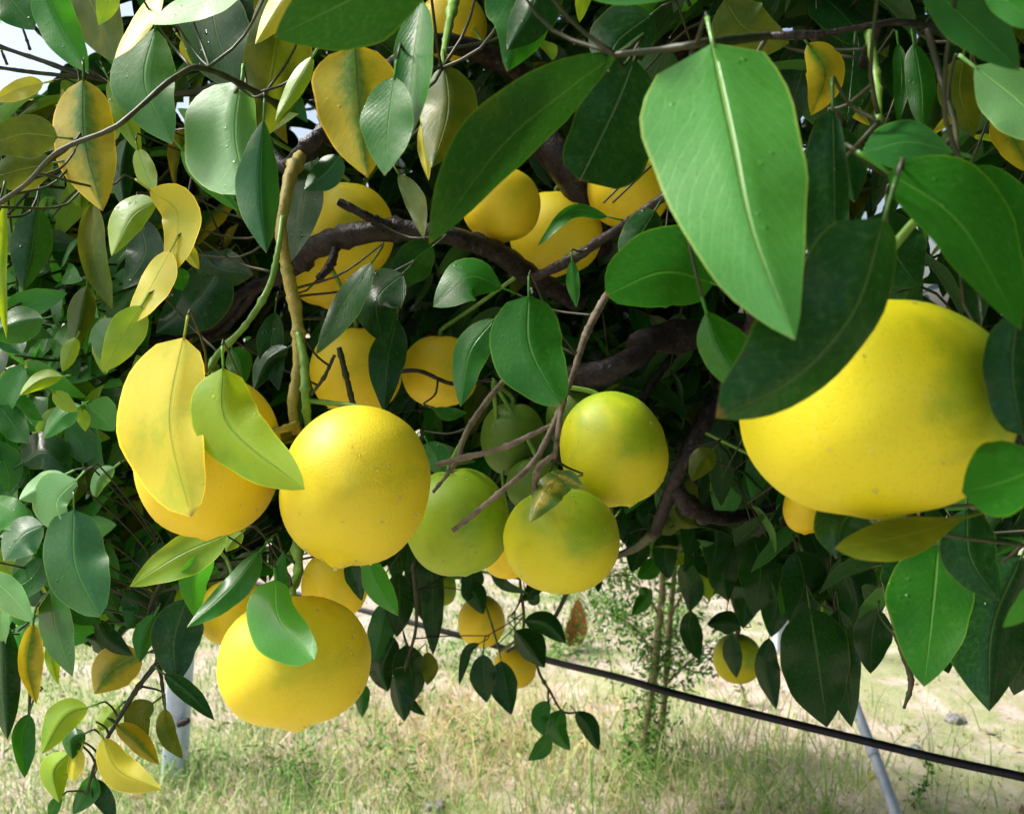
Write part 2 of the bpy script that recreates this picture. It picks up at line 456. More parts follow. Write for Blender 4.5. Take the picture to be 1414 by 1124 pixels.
# ------------------------------------------------------------------ ground
def vnoise(x, y, seed=0):
    """smooth value noise"""
    x = np.asarray(x, float); y = np.asarray(y, float)
    xi = np.floor(x).astype(np.int64); yi = np.floor(y).astype(np.int64)
    fx = x - xi; fy = y - yi
    fx = fx * fx * (3 - 2 * fx); fy = fy * fy * (3 - 2 * fy)
    def h(i, j):
        v = np.sin(i * 127.1 + j * 311.7 + seed * 74.7) * 43758.5453
        return v - np.floor(v)
    return (h(xi, yi) * (1 - fx) + h(xi + 1, yi) * fx) * (1 - fy) + (h(xi, yi + 1) * (1 - fx) + h(xi + 1, yi + 1) * fx) * fy
def fbm(x, y, seed=0, o=4):
    s = 0; a = 0.5
    for k in range(o):
        s = s + a * vnoise(x * 2 ** k, y * 2 ** k, seed + k); a *= 0.5
    return s
def gz(x, y):
    r = np.hypot(x, np.asarray(y) - 4)
    fade = np.clip(1.5 - r / 20, 0, 1)
    return (0.10 * (fbm(x * 0.7, y * 0.7, 3) - 0.47) + 0.035 * (fbm(x * 4, y * 4, 9) - 0.47)) * fade
n1 = 150
t = np.linspace(-1, 1, n1)
gx = 7.0 * t + 500 * t ** 7 * np.abs(t) ** 4
gy = gx + 4.5
X, Y = np.meshgrid(gx, gy)
Z = gz(X, Y)
V = np.stack([X, Y, Z], -1).reshape(-1, 3)
idx = np.arange(n1 * n1).reshape(n1, n1)
q = np.stack([idx[:-1, :-1], idx[:-1, 1:], idx[1:, 1:], idx[1:, :-1]], -1).reshape(-1, 4)
g = link('ground', mesh_np('ground', V, q, mats=(GROUND,)), kind='structure')
g['label'] = 'pale sandy orchard soil with thin weeds and dry straw'

# ------------------------------------------------------------------ tree skeleton
TREE = Vector((1.75, 2.0, 0.0))
tree = empty('grapefruit_tree', TREE, 'large grapefruit tree with wet glossy leaves and hanging fruit, filling most of the view', 'fruit tree')
branches = []      # dict(obj, pts(np))
def branch(name, pts, radii, mat, label=None, world=False, sides=9, n=None, rough=0.07, knots=2, seed=0):
    P = [Vector(p) if world else W(*p) for p in pts]
    if not world:       # radii are given in photo pixels
        radii = [r * np.interp(i / (len(radii) - 1), np.linspace(0, 1, len(pts)), [p[2] for p in pts]) / F for i, r in enumerate(radii)]
    n = n or 7 * len(P)
    g = Geo(); g.add(*tube(P, radii, sides, n, rough, seed or len(branches) + 5, knots))
    b = dict(name=name, geo=g, mat=mat, label=label, pts=catmull(P, n * 2), radii=radii, leaves=[])
    branches.append(b)
    return b
# trunk and scaffold limbs (the trunk stands right of the view)
branch('trunk', [(1.75, 2.0, -0.05), (1.72, 2.0, 0.35), (1.78, 1.98, 0.75), (1.72, 1.95, 1.1)], [0.15, 0.12, 0.11, 0.10], BARK, world=True, sides=14, n=24)
branch('limb', [(1.72, 1.95, 1.05), (1.45, 1.75, 1.35), (1.1, 1.5, 1.45), (0.6, 1.32, 1.50), W(930, 466, 1.15), W(880, 492, 1.0), W(840, 515, 0.98), W(790, 522, 1.02), W(740, 540, 1.2)], [0.09, 0.06, 0.05, 0.035, 0.026, 0.021, 0.019, 0.016, 0.008], BARK, world=True, label='thick dark limb reaching in behind the hanging fruit', n=50)
branch('limb', [(1.72, 1.95, 1.05), (1.6, 1.7, 1.7), (1.1, 1.5, 2.1), (0.5, 1.3, 2.0), W(800, 120, 1.15), W(745, 185, 1.1), W(800, 262, 1.12), W(830, 345, 1.2)], [0.09, 0.07, 0.055, 0.04, 0.032, 0.028, 0.026, 0.018], BARK, world=True, n=44)
branch('limb', [(1.72, 1.95, 1.05), (1.9, 2.2, 1.8), (1.7, 2.3, 2.6), (1.2, 2.2, 3.1)], [0.09, 0.07, 0.05, 0.02], BARK, world=True, n=30)
branch('limb', [(1.72, 1.95, 1.05), (1.3, 1.7, 1.30), W(1060, 520, 1.3), W(1000, 540, 1.2), W(962, 600, 1.15), W(930, 670, 1.15), W(905, 735, 1.2)], [0.08, 0.05, 0.022, 0.018, 0.018, 0.015, 0.008], BARK, world=True, n=40)
branch('branch', [(930, 672, 1.15), (960, 705, 1.2), (1010, 715, 1.25), (1075, 700, 1.35)], [14, 12, 10, 7], BARK)
branch('branch', [(405, 362, 1.0), (440, 340, 0.97), (500, 322, 0.95), (560, 318, 0.95), (620, 326, 0.95), (680, 345, 1.0), (740, 385, 1.08), (800, 420, 1.15)], [15, 17, 15, 14, 15, 16, 14, 12], BARK, label='dark wet branch crossing the fruit at the upper middle')
branch('twig', [(468, 279, 0.9), (505, 298, 0.9), (540, 316, 0.93)], [6, 6, 8], BARK)
branch('twig', [(463, 345, 0.95), (455, 368, 0.94), (440, 385, 0.93)], [6, 6, 5], BARK)
branch('branch', [(735, 385, 1.0), (790, 358, 0.95), (835, 328, 0.9), (880, 298, 0.85), (960, 235, 0.8), (1060, 110, 0.75)], [8, 7, 6, 6, 6, 7], BARK)
branch('branch', [(418, 212, 0.86), (405, 232, 0.84), (396, 265, 0.82), (388, 320, 0.80), (398, 380, 0.79), (410, 440, 0.78), (412, 500, 0.77), (404, 560, 0.76), (410, 600, 0.76)], [8, 9, 8, 8, 9, 9, 8, 7.5, 6.5], STEMO, label='olive stem hanging straight down to the fruit')
branch('branch', [(330, 115, 1.0), (385, 225, 0.92), (415, 215, 0.88), (440, 190, 0.86), (520, 110, 0.95), (600, 60, 1.05), (700, 90, 1.15), (760, 150, 1.2)], [5, 8, 12, 14, 12, 13, 15, 18], BARK)
branch('twig', [(390, 300, 0.79), (384, 345, 0.77), (372, 395, 0.76), (340, 448, 0.75), (302, 488, 0.74), (285, 515, 0.72)], [4, 4.5, 4.5, 4.5, 5, 4], STEMG, label='thin green shoot')
branch('twig', [(412, 460, 0.77), (420, 500, 0.76), (422, 550, 0.75), (426, 592, 0.76)], [5, 6, 6, 5], STEMG)
branch('twig', [(410, 585, 0.76), (398, 590, 0.74), (372, 598, 0.72), (350, 596, 0.70)], [5, 5, 4.5, 4], STEMO)
branch('twig', [(839, 405, 0.80), (822, 435, 0.78), (806, 470, 0.76), (790, 520, 0.74), (776, 560, 0.73), (770, 600, 0.72), (765, 634, 0.72)], [5, 6, 5.5, 4.5, 4.5, 4.5, 3.5], BARKG, label='bare grey twig hanging among the green fruit')
branch('twig', [(772, 568, 0.73), (758, 600, 0.72), (735, 640, 0.71), (700, 672, 0.70), (660, 705, 0.70), (625, 733, 0.70)], [4.5, 4.5, 4, 4, 4, 3], BARKG)
branch('twig', [(765, 585, 0.725), (735, 600, 0.74), (690, 620, 0.76), (640, 632, 0.78), (603, 642, 0.80)], [3, 4, 4, 4.5, 4], BARKG)
branch('twig', [(700, 520, 0.86), (672, 555, 0.84), (645, 595, 0.82), (628, 640, 0.80), (598, 680, 0.79)], [4, 4.5, 4, 3.5, 2], BARKG)
branch('twig', [(768, 625, 0.72), (750, 640, 0.72), (740, 655, 0.72), (737, 690, 0.74)], [4, 5, 4, 2.5], BARKG)
branch('twig', [(395, 150, 0.78), (290, 97, 0.70), (245, 105, 0.68), (185, 155, 0.66), (155, 178, 0.655), (80, 210, 0.66), (35, 255, 0.68), (-30, 300, 0.7)], [4.5, 4.5, 4, 3.8, 3.5, 3.2, 3, 3], STEMD, label='thin green-brown twig crossing the mottled orange leaf')
branch('twig', [(-30, 55, 0.95), (60, 85, 0.95), (110, 103, 0.96), (160, 114, 0.98), (240, 130, 1.0), (330, 115, 1.0)], [2.5, 3, 4, 5, 5, 6], STEMD)
branch('twig', [(-30, 90, 0.97), (60, 102, 0.97), (112, 106, 0.97)], [2, 3, 3], STEMD)
branch('twig', [(25, -10, 0.93), (45, 35, 0.93), (80, 65, 0.94), (130, 100, 0.96), (160, 116, 0.98)], [3, 3, 3, 4, 4], STEMD)
branch('twig', [(30, 35, 0.95), (42, 70, 0.96)], [1.5, 2], STEMD)
branch('twig', [(2, 70, 0.95), (10, 90, 0.96)], [1.5, 2], STEMD)
branch('branch', [(350, 400, 1.05), (320, 440, 1.1), (285, 470, 1.15), (200, 540, 1.2), (120, 600, 1.25), (40, 660, 1.3)], [9, 8, 8, 7, 6, 4], BARK)
branch('branch', [(420, 360, 1.02), (380, 385, 1.03), (335, 405, 1.05), (290, 450, 1.1), (200, 470, 1.15), (100, 430, 1.2), (20, 420, 1.25)], [13, 9, 8, 7, 6, 5, 3], BARK)
branch('branch', [(490, 560, 1.15), (430, 640, 1.05), (412, 740, 0.92), (412, 790, 0.85), (400, 815, 0.78)], [12, 10, 9, 7, 7], STEMG)
branch('branch', [(430, 640, 1.05), (330, 700, 1.0), (300, 745, 0.95), (235, 790, 0.92), (205, 850, 0.90), (215, 890, 0.90)], [8, 7, 6, 5, 4, 3], STEMD)
branch('twig', [(215, 890, 0.90), (222, 930, 0.9), (228, 980, 0.9)], [2.5, 2.5, 2], STEMD)
branch('twig', [(225, 905, 0.89), (190, 950, 0.88), (165, 990, 0.87), (145, 1025, 0.86), (130, 1060, 0.86), (120, 1095, 0.86)], [4, 3.5, 3.5, 3, 2.5, 2], STEMD)
branch('twig', [(120, 600, 1.25), (110, 700, 1.1), (60, 800, 1.05), (45, 900, 1.0), (40, 990, 1.0)], [6, 5, 4, 3, 2], STEMD)
branch('branch', [(905, 735, 1.2), (870, 760, 1.4), (800, 790, 1.55), (760, 860, 1.6), (700, 900, 1.62)], [8, 6, 4, 3, 2], STEMD)
branch('twig', [(735, 850, 1.6), (742, 920, 1.6), (760, 955, 1.6), (777, 982, 1.6), (800, 983, 1.6)], [2, 2, 2, 1.7, 1.3], STEMD)
branch('twig', [(757, 950, 1.6), (757, 972, 1.6)], [1.5, 1.3], STEMD)
branch('twig', [(716, 745, 1.5), (718, 800, 1.55), (722, 870, 1.6), (690, 900, 1.7)], [2.2, 2.2, 2, 1.5], STEMD)
branch('twig', [(560, 700, 1.4), (570, 780, 1.42), (575, 860, 1.42), (560, 920, 1.42)], [3, 3, 2.5, 2], STEMD)
branch('branch', [(1075, 700, 1.35), (1010, 790, 1.7), (1020, 860, 1.8), (1015, 885, 1.84)], [7, 5, 4, 3], STEMD)
branch('branch', [(1075, 700, 1.35), (1120, 790, 1.25), (1160, 850, 1.1)], [8, 6, 4], BARK)
branch('branch', [(1414, 560, 0.7), (1350, 700, 0.65), (1310, 745, 0.6), (1240, 700, 0.55)], [10, 8, 6, 4], STEMD)
branch('twig', [(1235, 870, 0.9), (1252, 915, 0.9), (1258, 945, 0.9), (1248, 978, 0.9)], [4, 5, 4, 2], STEMD)
branch('branch', [(1060, 50, 0.48), (1130, 48, 0.48), (1190, 38, 0.48), (1260, 32, 0.5), (1340, 60, 0.6), (1500, 100, 0.9)], [5, 5, 5, 5, 6, 8], BARK)
branch('branch', [(850, 76, 0.45), (920, 68, 0.44), (975, 60, 0.43), (1060, 50, 0.48)], [4, 5, 7, 6], STEMD, label='leaf stalks meeting at the top of the large leaf')
branch('twig', [(1200, 45, 0.48), (1210, 110, 0.47), (1214, 168, 0.45)], [6, 5.5, 5], STEMG)
branch('twig', [(1280, 40, 0.5), (1300, 110, 0.5), (1318, 170, 0.47), (1322, 215, 0.44), (1330, 235, 0.42)], [5, 5, 4, 4, 3], STEMD)
branch('branch', [(640, -80, 0.9), (625, 10, 0.8), (615, 60, 0.7), (610, 95, 0.65)], [8, 7, 6, 4], STEMG)
branch('branch', [(1000, 540, 1.2), (1060, 400, 1.0), (1120, 250, 0.8), (1180, 120, 0.65), (1210, 40, 0.5)], [14, 12, 10, 9, 8], BARK)
branch('twig', [(520, 520, 0.96), (575, 512, 0.96), (625, 530, 0.97), (680, 525, 0.98)], [3, 3, 3, 2], BARK)
branch('twig', [(468, 480, 0.93), (478, 520, 0.93), (488, 560, 0.94)], [4, 4, 4], STEMD)
branch('twig', [(462, 490, 0.93), (448, 520, 0.93), (430, 545, 0.94)], [2.5, 2.5, 2], STEMD)
branch('branch', [(880, 560, 1.3), (930, 490, 1.35), (940, 480, 1.4)], [5, 5, 5], BARK)

BP = np.vstack([b['pts'] for b in branches])
BI = np.concatenate([np.full(len(b['pts']), i) for i, b in enumerate(branches)])
def nearest(p):
    d = np.linalg.norm(BP - np.asarray(p), axis=1)
    k = int(d.argmin())
    return int(BI[k]), BP[k], float(d[k])

# ------------------------------------------------------------------ leaves
def profile(u, a, b, tipw):
    wv = np.power(np.clip(u, 0, 1), a) * np.power(np.clip(1 - u, 0, 1), b)
    p = a / (a + b)
    wv = wv / (p ** a * (1 - p) ** b)
    return wv
def leaf_grid(P, T, S, Nn, wa, wb, prof, cup, rows, cols, wav, seed, curl=0.0):
    """P rows x3 spine, S side unit vectors, Nn normals; wa/wb half widths (m)"""
    r_ = np.random.default_rng(seed)
    s = np.linspace(-1, 1, 2 * cols + 1)
    ph = r_.uniform(0, 6.28, 4)
    us = np.linspace(0, 1, rows)
    side = np.where(s[None, :] >= 0, wa, wb) * prof[:, None] * s[None, :]
    L = np.linalg.norm(P[-1] - P[0])
    ripple = wav * L * (np.abs(s)[None, :] ** 2) * np.sin(us[:, None] * 13 + ph[0] + (s[None, :] > 0) * ph[1]) * prof[:, None]
    ripple = ripple + wav * 0.7 * L * np.sin(us[:, None] * 5 + ph[2]) * s[None, :]
    off = r_.uniform(-0.15, 0.6) * np.abs(side) + cup * (np.abs(side)) * np.abs(s)[None, :] + ripple
    edgej = 1 + 0.02 * np.sin(us[:, None] * 31 + ph[3]) * (np.abs(s)[None, :] > 0.9)
    V = P[:, None, :] + S[:, None, :] * (side * edgej)[..., None] + Nn[:, None, :] * off[..., None]
    UV = np.stack([np.repeat(us[:, None], len(s), 1), np.repeat((s * 0.5 + 0.5)[None, :], rows, 0)], -1)
    return V.reshape(-1, 3), UV.reshape(-1, 2)
def grid_quads(rows, m):
    i = np.arange(rows * m).reshape(rows, m)
    return np.stack([i[:-1, :-1], i[:-1, 1:], i[1:, 1:], i[1:, :-1]], -1).reshape(-1, 4)

n_leaf_objects = 0
shoots = []
def hero(pts, d0, d1, wa, wb, kind='g', ta=0.0, tb=0.0, peak=0.42, cup=0.0, wav=0.022, bow=0.0, label=None, tip=0.95, stalk=True, dm=None):
    """leaf laid along a spine (photo pixels, base to tip); wa/wb half widths in pixels (wa on the side to the left when it hangs);
    ta/tb how far (m) each margin leans away from the viewer"""
    global n_leaf_objects
    rows, cols = 17, 4
    sp = catmull([(p[0], p[1]) for p in pts], rows)
    us = np.linspace(0, 1, rows)
    if dm is None: dd = d0 + (d1 - d0) * us
    else: dd = np.interp(us, [0, 0.5, 1], [d0, dm, d1]); dd = np.convolve(np.pad(dd, 2, 'edge'), np.ones(5) / 5, 'valid')
    dd = dd + bow * np.sin(us * math.pi)
    b_ = tip; a_ = b_ * peak / (1 - peak)
    prof = profile(us, a_, b_, 0)
    T = np.gradient(sp, axis=0); T /= np.linalg.norm(T, axis=1)[:, None] + 1e-9
    per = np.stack([-T[:, 1], T[:, 0]], -1)
    s = np.linspace(-1, 1, 2 * cols + 1)
    seed = int(abs(pts[0][0] * 7 + pts[0][1] * 13 + wa)) % 9999
    r_ = np.random.default_rng(seed)
    ph = r_.uniform(0, 6.28, 5)
    if ta == 0 and tb == 0:
        amp = max(wa, wb) * d0 / F * (1.4 if d0 > 0.75 else 0.8)
        ta, tb = r_.uniform(-0.4, 1.0) * amp, r_.uniform(-0.4, 1.0) * amp
    if cup == 0: cup = r_.uniform(-0.07, 0.05)
    Lm = np.linalg.norm(np.diff(sp, axis=0), axis=1).sum() * (d0 + d1) / 2 / F
    # a little irregularity of the outline, as real leaves have
    ir = 1 + 0.05 * np.sin(us * 9 + ph[0]) + 0.02 * np.sin(us * 21 + ph[3])
    ir2 = 1 + 0.05 * np.sin(us * 8 + ph[1]) + 0.02 * np.sin(us * 24 + ph[4])
    wside = np.where(s[None, :] >= 0, wa * ir[:, None], wb * ir2[:, None]) * prof[:, None] * s[None, :]
    px = sp[:, None, 0] + per[:, None, 0] * wside
    py = sp[:, None, 1] + per[:, None, 1] * wside
    tilt = np.where(s[None, :] >= 0, ta, tb) * np.abs(s)[None, :] * prof[:, None]
    rip = wav * Lm * (np.abs(s)[None, :] ** 1.6) * np.sin(us[:, None] * 12 + ph[2] + (s[None, :] > 0) * 2.1) * prof[:, None]
    cupo = cup * Lm * (s[None, :] ** 2) * prof[:, None]
    D = dd[:, None] + tilt + rip + cupo
    V = Wn(px, py, D).reshape(-1, 3)
    UV = np.stack([np.repeat(us[:, None], len(s), 1), np.repeat((s * 0.5 + 0.5)[None, :], rows, 0)], -1).reshape(-1, 2)
    Q = grid_quads(rows, len(s))[:, ::1]
    base = V[cols]
    g = Geo(); g.add(V, Q)
    uv = [UV]
    # stalk with the blade
    bi, bp, bd = nearest(base)
    dirv = V[cols] - V[len(s) + cols]; dirv /= np.linalg.norm(dirv) + 1e-9
    if stalk:
        end = base + dirv * min(0.018, 0.18 * Lm)
        v2, q2, t2 = tube([base - dirv * 0.002, (base + end) / 2, end], [0.0009, 0.0010, 0.0012], 5, 5)
        g.add(v2, q2, t2); uv.append(np.tile([[0.0, 0.5]], (len(v2), 1)))
    else: end = base
    me = mesh_np('leaf', np.vstack(g.v), np.vstack(g.q), np.vstack(g.t), uv=np.vstack(uv), mats=(LM[kind],))
    branches[bi]['leaves'].append((me, label))
    if stalk and 0.004 < bd < 0.16:
        m = (end + bp) / 2 + np.array([0, 0.25 * bd, -0.05 * bd])
        tw, tq, tt = tube([end, end + dirv * 0.3 * bd * 0.3, m, bp], [0.0010, 0.0010, 0.0012, 0.0014], 5, 9)
        shoots.append((tw, tq, tt))
    n_leaf_objects += 1

H = hero
# --- upper right, close to the lens
H([(984, 60), (1012, 190), (1040, 320), (1098, 470)], 0.395, 0.335, 118, 96, 'lm', ta=0.010, tb=0.012, peak=0.30, tip=0.85, label='largest leaf, bright wet green, hanging in front of the upper right', bow=-0.012)
H([(856, 72), (780, 128), (690, 205), (592, 338)], 0.46, 0.42, 62, 36, 'dg', ta=-0.03, tb=0.035, peak=0.5, label='long dark folded leaf pointing down to the left', cup=0.02)
H([(876, 82), (848, 150), (800, 250)], 0.52, 0.50, 46, 78, 'dg', ta=0.0, tb=0.01, peak=0.62, tip=0.4)
H([(615, -70), (500, -8), (378, 52)], 0.44, 0.42, 60, 68, 'dg', ta=-0.02, tb=0.03, peak=0.5)
H([(583, 0), (570, 95), (562, 200)], 0.55, 0.53, 28, 27, 'g', ta=0.01, tb=-0.02)
H([(492, 62), (498, 150), (508, 246)], 0.60, 0.58, 66, 52, 'mo', ta=0.01, tb=0.02, peak=0.36, label='yellow leaf with a green centre stripe below the dark top leaf')
H([(545, 106), (536, 175), (531, 243)], 0.53, 0.52, 38, 34, 'g', ta=0.01, tb=-0.01)
H([(614, 90), (618, 155), (596, 232)], 0.66, 0.63, 36, 42, 'ol', ta=0.01, tb=0.01)
H([(582, 170), (586, 205), (592, 250)], 0.70, 0.68, 9, 9, 'y')
H([(550, 240), (572, 280), (585, 330)], 0.75, 0.72, 12, 16, 'ol')
H([(1150, 150), (1152, 280), (1152, 408)], 0.45, 0.43, 46, 20, 'dg', ta=0.004, tb=0.004, peak=0.5, tip=0.5)
H([(1322, 212), (1255, 196), (1190, 212)], 0.44, 0.43, 32, 34, 'bl', ta=0.035, tb=-0.02, peak=0.6, label='small curled blue-green leaf near the top right')
H([(1226, 238), (1325, 310), (1410, 456)], 0.37, 0.35, 44, 72, 'g', ta=-0.01, tb=0.03, peak=0.40, label='glossy green leaf above the largest fruit, tip at the right edge')
H([(1262, -40), (1335, 30), (1408, 98)], 0.39, 0.37, 34, 52, 'bl', ta=-0.02, tb=0.04, peak=0.5)
H([(1345, 92), (1400, 135), (1460, 190)], 0.47, 0.45, 50, 42, 'pa', peak=0.5)
H([(1360, -35), (1400, 10), (1450, 35)], 0.36, 0.35, 26, 30, 'lg')
H([(1330, 235), (1380, 290), (1440, 420)], 0.46, 0.44, 40, 50, 'g')
H([(1405, 432), (1398, 515), (1412, 602)], 0.372, 0.368, 42, 40, 'dg', ta=0.004, tb=0.004, peak=0.5, tip=0.5)
H([(1460, 630), (1395, 662), (1328, 680)], 0.36, 0.35, 62, 48, 'g', ta=0.03, tb=-0.02, peak=0.6)
H([(1222, 300), (1180, 430), (1095, 525), (988, 577)], 0.358, 0.350, 104, 38, 'dg', ta=0.004, tb=0.010, peak=0.42, tip=0.6, label='dark leaf curving over the left shoulder of the largest fruit')
H([(975, 430), (990, 480), (1030, 545)], 0.45, 0.43, 26, 46, 'g', peak=0.5)
H([(1340, 712), (1255, 738), (1152, 757)], 0.43, 0.41, 26, 32, 'ol', ta=0.03, tb=-0.02, peak=0.6, label='olive leaf tucked under the largest fruit')
H([(1210, 690), (1165, 720), (1155, 772)], 0.46, 0.45, 44, 40, 'dg')
H([(1296, 752), (1288, 840), (1276, 948)], 0.56, 0.53, 64, 58, 'g', ta=0.01, tb=-0.01, peak=0.36, tip=0.85)
H([(1410, 770), (1370, 870), (1366, 982)], 0.60, 0.58, 72, 66, 'dg', peak=0.36)
H([(1440, 800), (1410, 840), (1385, 866)], 0.40, 0.39, 14, 18, 'lg')
H([(1335, 700), (1340, 770), (1380, 830)], 0.52, 0.5, 38, 40, 'dg')
H([(985, 392), (915, 376), (836, 408)], 0.54, 0.50, 64, 48, 'g', ta=0.03, tb=-0.01, peak=0.4, tip=0.6, label='broad green leaf left of the largest leaf')
H([(1115, 60), (1140, 100), (1120, 160)], 0.56, 0.54, 26, 28, 'mo')
H([(1180, 60), (1175, 110), (1170, 170)], 0.6, 0.58, 28, 26, 'dg')
H([(1262, 60), (1272, 120), (1275, 185)], 0.6, 0.58, 22, 20, 'g')
H([(1240, 60), (1245, 110), (1240, 172)], 0.64, 0.62, 12, 12, 'g')
H([(1330, 80), (1325, 130), (1345, 190)], 0.56, 0.55, 30, 34, 'ol')
H([(1360, 115), (1320, 155), (1285, 188)], 0.6, 0.58, 9, 10, 'y')
H([(1160, 120), (1178, 150), (1202, 174)], 0.66, 0.65, 10, 9, 'mo')
H([(1150, 175), (1165, 220), (1180, 280)], 0.50, 0.49, 30, 32, 'dg')
H([(1380, 150), (1400, 190), (1425, 240)], 0.6, 0.58, 30, 26, 'mo')
H([(1225, 290), (1230, 340), (1270, 400)], 0.5, 0.49, 50, 50, 'dg')
H([(1000, 0), (1030, 40), (1090, 60)], 0.6, 0.6, 40, 40, 'ol')
H([(760, -60), (860, -30), (960, -20)], 0.42, 0.41, 40, 40, 'bl', ta=-0.02)
H([(740, -40), (735, 10), (700, 70)], 0.55, 0.53, 26, 40, 'dg')
H([(690, -60), (720, 30), (700, 100)], 0.6, 0.58, 44, 40, 'g')
H([(815, -40), (805, -5), (800, 32)], 0.65, 0.64, 11, 13, 'yg')
H([(900, 20), (850, 60), (840, 100)], 0.66, 0.65, 44, 44, 'dg')
H([(905, 290), (880, 330), (860, 370)], 0.60, 0.58, 26, 30, 'dg')
# --- upper left
H([(333, 112), (326, 190), (343, 270)], 0.74, 0.70, 76, 30, 'pa', ta=0.02, tb=0.015, peak=0.5, tip=0.55, label='pale mint-coloured leaf catching the sky, upper left')
H([(364, 165), (360, 260), (368, 350)], 0.70, 0.68, 34, 25, 'bl', ta=0.0, tb=0.02, peak=0.5)
H([(250, 205), (285, 245), (330, 292)], 0.76, 0.75, 16, 18, 'lg')
H([(214, 40), (200, 115), (238, 200)], 0.74, 0.72, 46, 42, 'g', ta=0.02, tb=0.0)
H([(115, 110), (118, 195), (142, 292)], 0.75, 0.72, 46, 44, 'mo', ta=0.01, tb=0.012, peak=0.42, label='orange-yellow leaf with a green stripe, crossed by a thin twig')
H([(224, -12), (196, 32), (158, 82)], 0.72, 0.70, 14, 15, 'y', ta=0.01, tb=-0.01)
H([(155, -30), (148, 5), (136, 36)], 0.70, 0.70, 16, 17, 'yg')
H([(345, -25), (270, 8), (206, 34)], 0.66, 0.65, 22, 22, 'pa', ta=0.02, tb=-0.01)
H([(55, -30), (82, 35), (122, 102)], 0.78, 0.76, 30, 28, 'lg')
H([(-20, -30), (15, 0), (48, 42)], 0.78, 0.77, 34, 34, 'g')
H([(110, -30), (138, 30), (162, 86)], 0.82, 0.80, 40, 34, 'ol')
H([(385, -30), (378, 80), (352, 205)], 0.78, 0.75, 40, 52, 'ol')
H([(420, -40), (388, 5), (352, 62)], 0.74, 0.74, 16, 26, 'y')
H([(432, 78), (408, 118), (380, 168)], 0.72, 0.71, 12, 14, 'yg')
H([(290, -30), (300, 50), (332, 128)], 0.80, 0.78, 52, 48, 'dg')
H([(250, 55), (268, 78), (292, 96)], 0.9, 0.9, 13, 14, 'y')
H([(80, 190), (30, 186), (-25, 205)], 0.72, 0.71, 28, 34, 'ol', label='olive leaf at the left edge below the sky gap')
H([(75, 225), (25, 235), (-25, 250)], 0.74, 0.73, 24, 30, 'ol')
H([(60, 115), (30, 122), (-10, 140)], 0.85, 0.84, 14, 16, 'y')
H([(150, 110), (175, 165), (195, 215)], 0.88, 0.86, 16, 16, 'yg')
H([(190, 205), (200, 235), (215, 268)], 0.84, 0.82, 14, 15, 'yg')
H([(176, 190), (168, 240), (172, 290)], 0.88, 0.86, 18, 18, 'dg')
H([(216, 278), (182, 300), (154, 354)], 0.78, 0.76, 26, 20, 'yg', ta=0.01, tb=0.0)
H([(206, 262), (246, 298), (232, 384)], 0.76, 0.75, 22, 32, 'y', ta=0.01, tb=-0.012, label='twisted yellow leaf, uppermost of a chain of yellow leaves')
H([(236, 345), (208, 398), (176, 450)], 0.75, 0.74, 19, 26, 'y', ta=0.01, tb=-0.01)
H([(196, 422), (172, 462), (141, 514)], 0.74, 0.73, 25, 27, 'yg', label='yellow leaf with green tip, lowest of the chain of yellow leaves')
H([(256, 330), (262, 350), (275, 372)], 0.8, 0.8, 10, 10, 'y')
H([(128, 278), (128, 350), (155, 428)], 0.80, 0.78, 20, 20, 'ol')
H([(6, 280), (2, 375), (9, 468)], 0.72, 0.71, 12, 8, 'yg')
H([(52, 285), (45, 340), (32, 402)], 0.80, 0.79, 32, 26, 'dg')
H([(60, 440), (20, 450), (-20, 462)], 0.85, 0.84, 24, 26, 'g')
H([(120, 395), (112, 440), (100, 485)], 0.9, 0.88, 20, 18, 'ol')
H([(106, 466), (95, 490), (86, 514)], 0.86, 0.85, 12, 12, 'yg')
H([(160, 440), (145, 465), (142, 502)], 0.86, 0.85, 20, 16, 'g')
H([(86, 520), (56, 526), (27, 546)], 0.84, 0.83, 13, 11, 'yg')
H([(74, 540), (90, 556), (108, 568)], 0.84, 0.84, 12, 11, 'yg')
H([(190, 300), (200, 350), (170, 400)], 0.88, 0.86, 26, 26, 'dg')
H([(245, 370), (248, 385), (252, 402)], 0.84, 0.84, 17, 14, 'g')
H([(310, 360), (270, 420), (215, 460)], 0.98, 0.96, 40, 40, 'dg')
H([(280, 350), (300, 370), (350, 380)], 0.98, 0.96, 26, 30, 'dg')
H([(430, 205), (418, 285), (402, 362)], 0.90, 0.87, 32, 26, 'dg', ta=0.02, tb=-0.01)
H([(470, 215), (450, 240), (420, 262)], 0.86, 0.85, 20, 22, 'bl')
H([(300, 190), (270, 165), (245, 150)], 0.92, 0.92, 12, 14, 'pa')
# --- middle
H([(694, 398), (648, 382), (598, 424)], 0.80, 0.78, 26, 34, 'g', ta=0.03, tb=-0.02, peak=0.5)
H([(730, 408), (732, 480), (774, 561)], 0.70, 0.67, 54, 46, 'g', ta=0.012, tb=0.01, peak=0.42, tip=0.65, label='plain green leaf hanging in the middle of the view')
H([(684, 440), (648, 488), (636, 562)], 0.74, 0.72, 22, 26, 'g', ta=0.01)
H([(556, 378), (520, 415), (528, 474)], 0.80, 0.77, 32, 36, 'dg', ta=0.02, tb=-0.01)
H([(514, 362), (472, 425), (436, 490)], 0.78, 0.76, 16, 24, 'dg', ta=0.02, tb=-0.02)
H([(548, 440), (535, 500), (530, 568)], 0.82, 0.80, 26, 24, 'dg')
H([(598, 340), (570, 362), (545, 402)], 0.84, 0.82, 26, 28, 'dg')
H([(840, 300), (790, 292), (742, 340)], 0.86, 0.84, 9, 10, 'g')
H([(790, 360), (792, 390), (796, 425)], 0.9, 0.9, 10, 9, 'g')
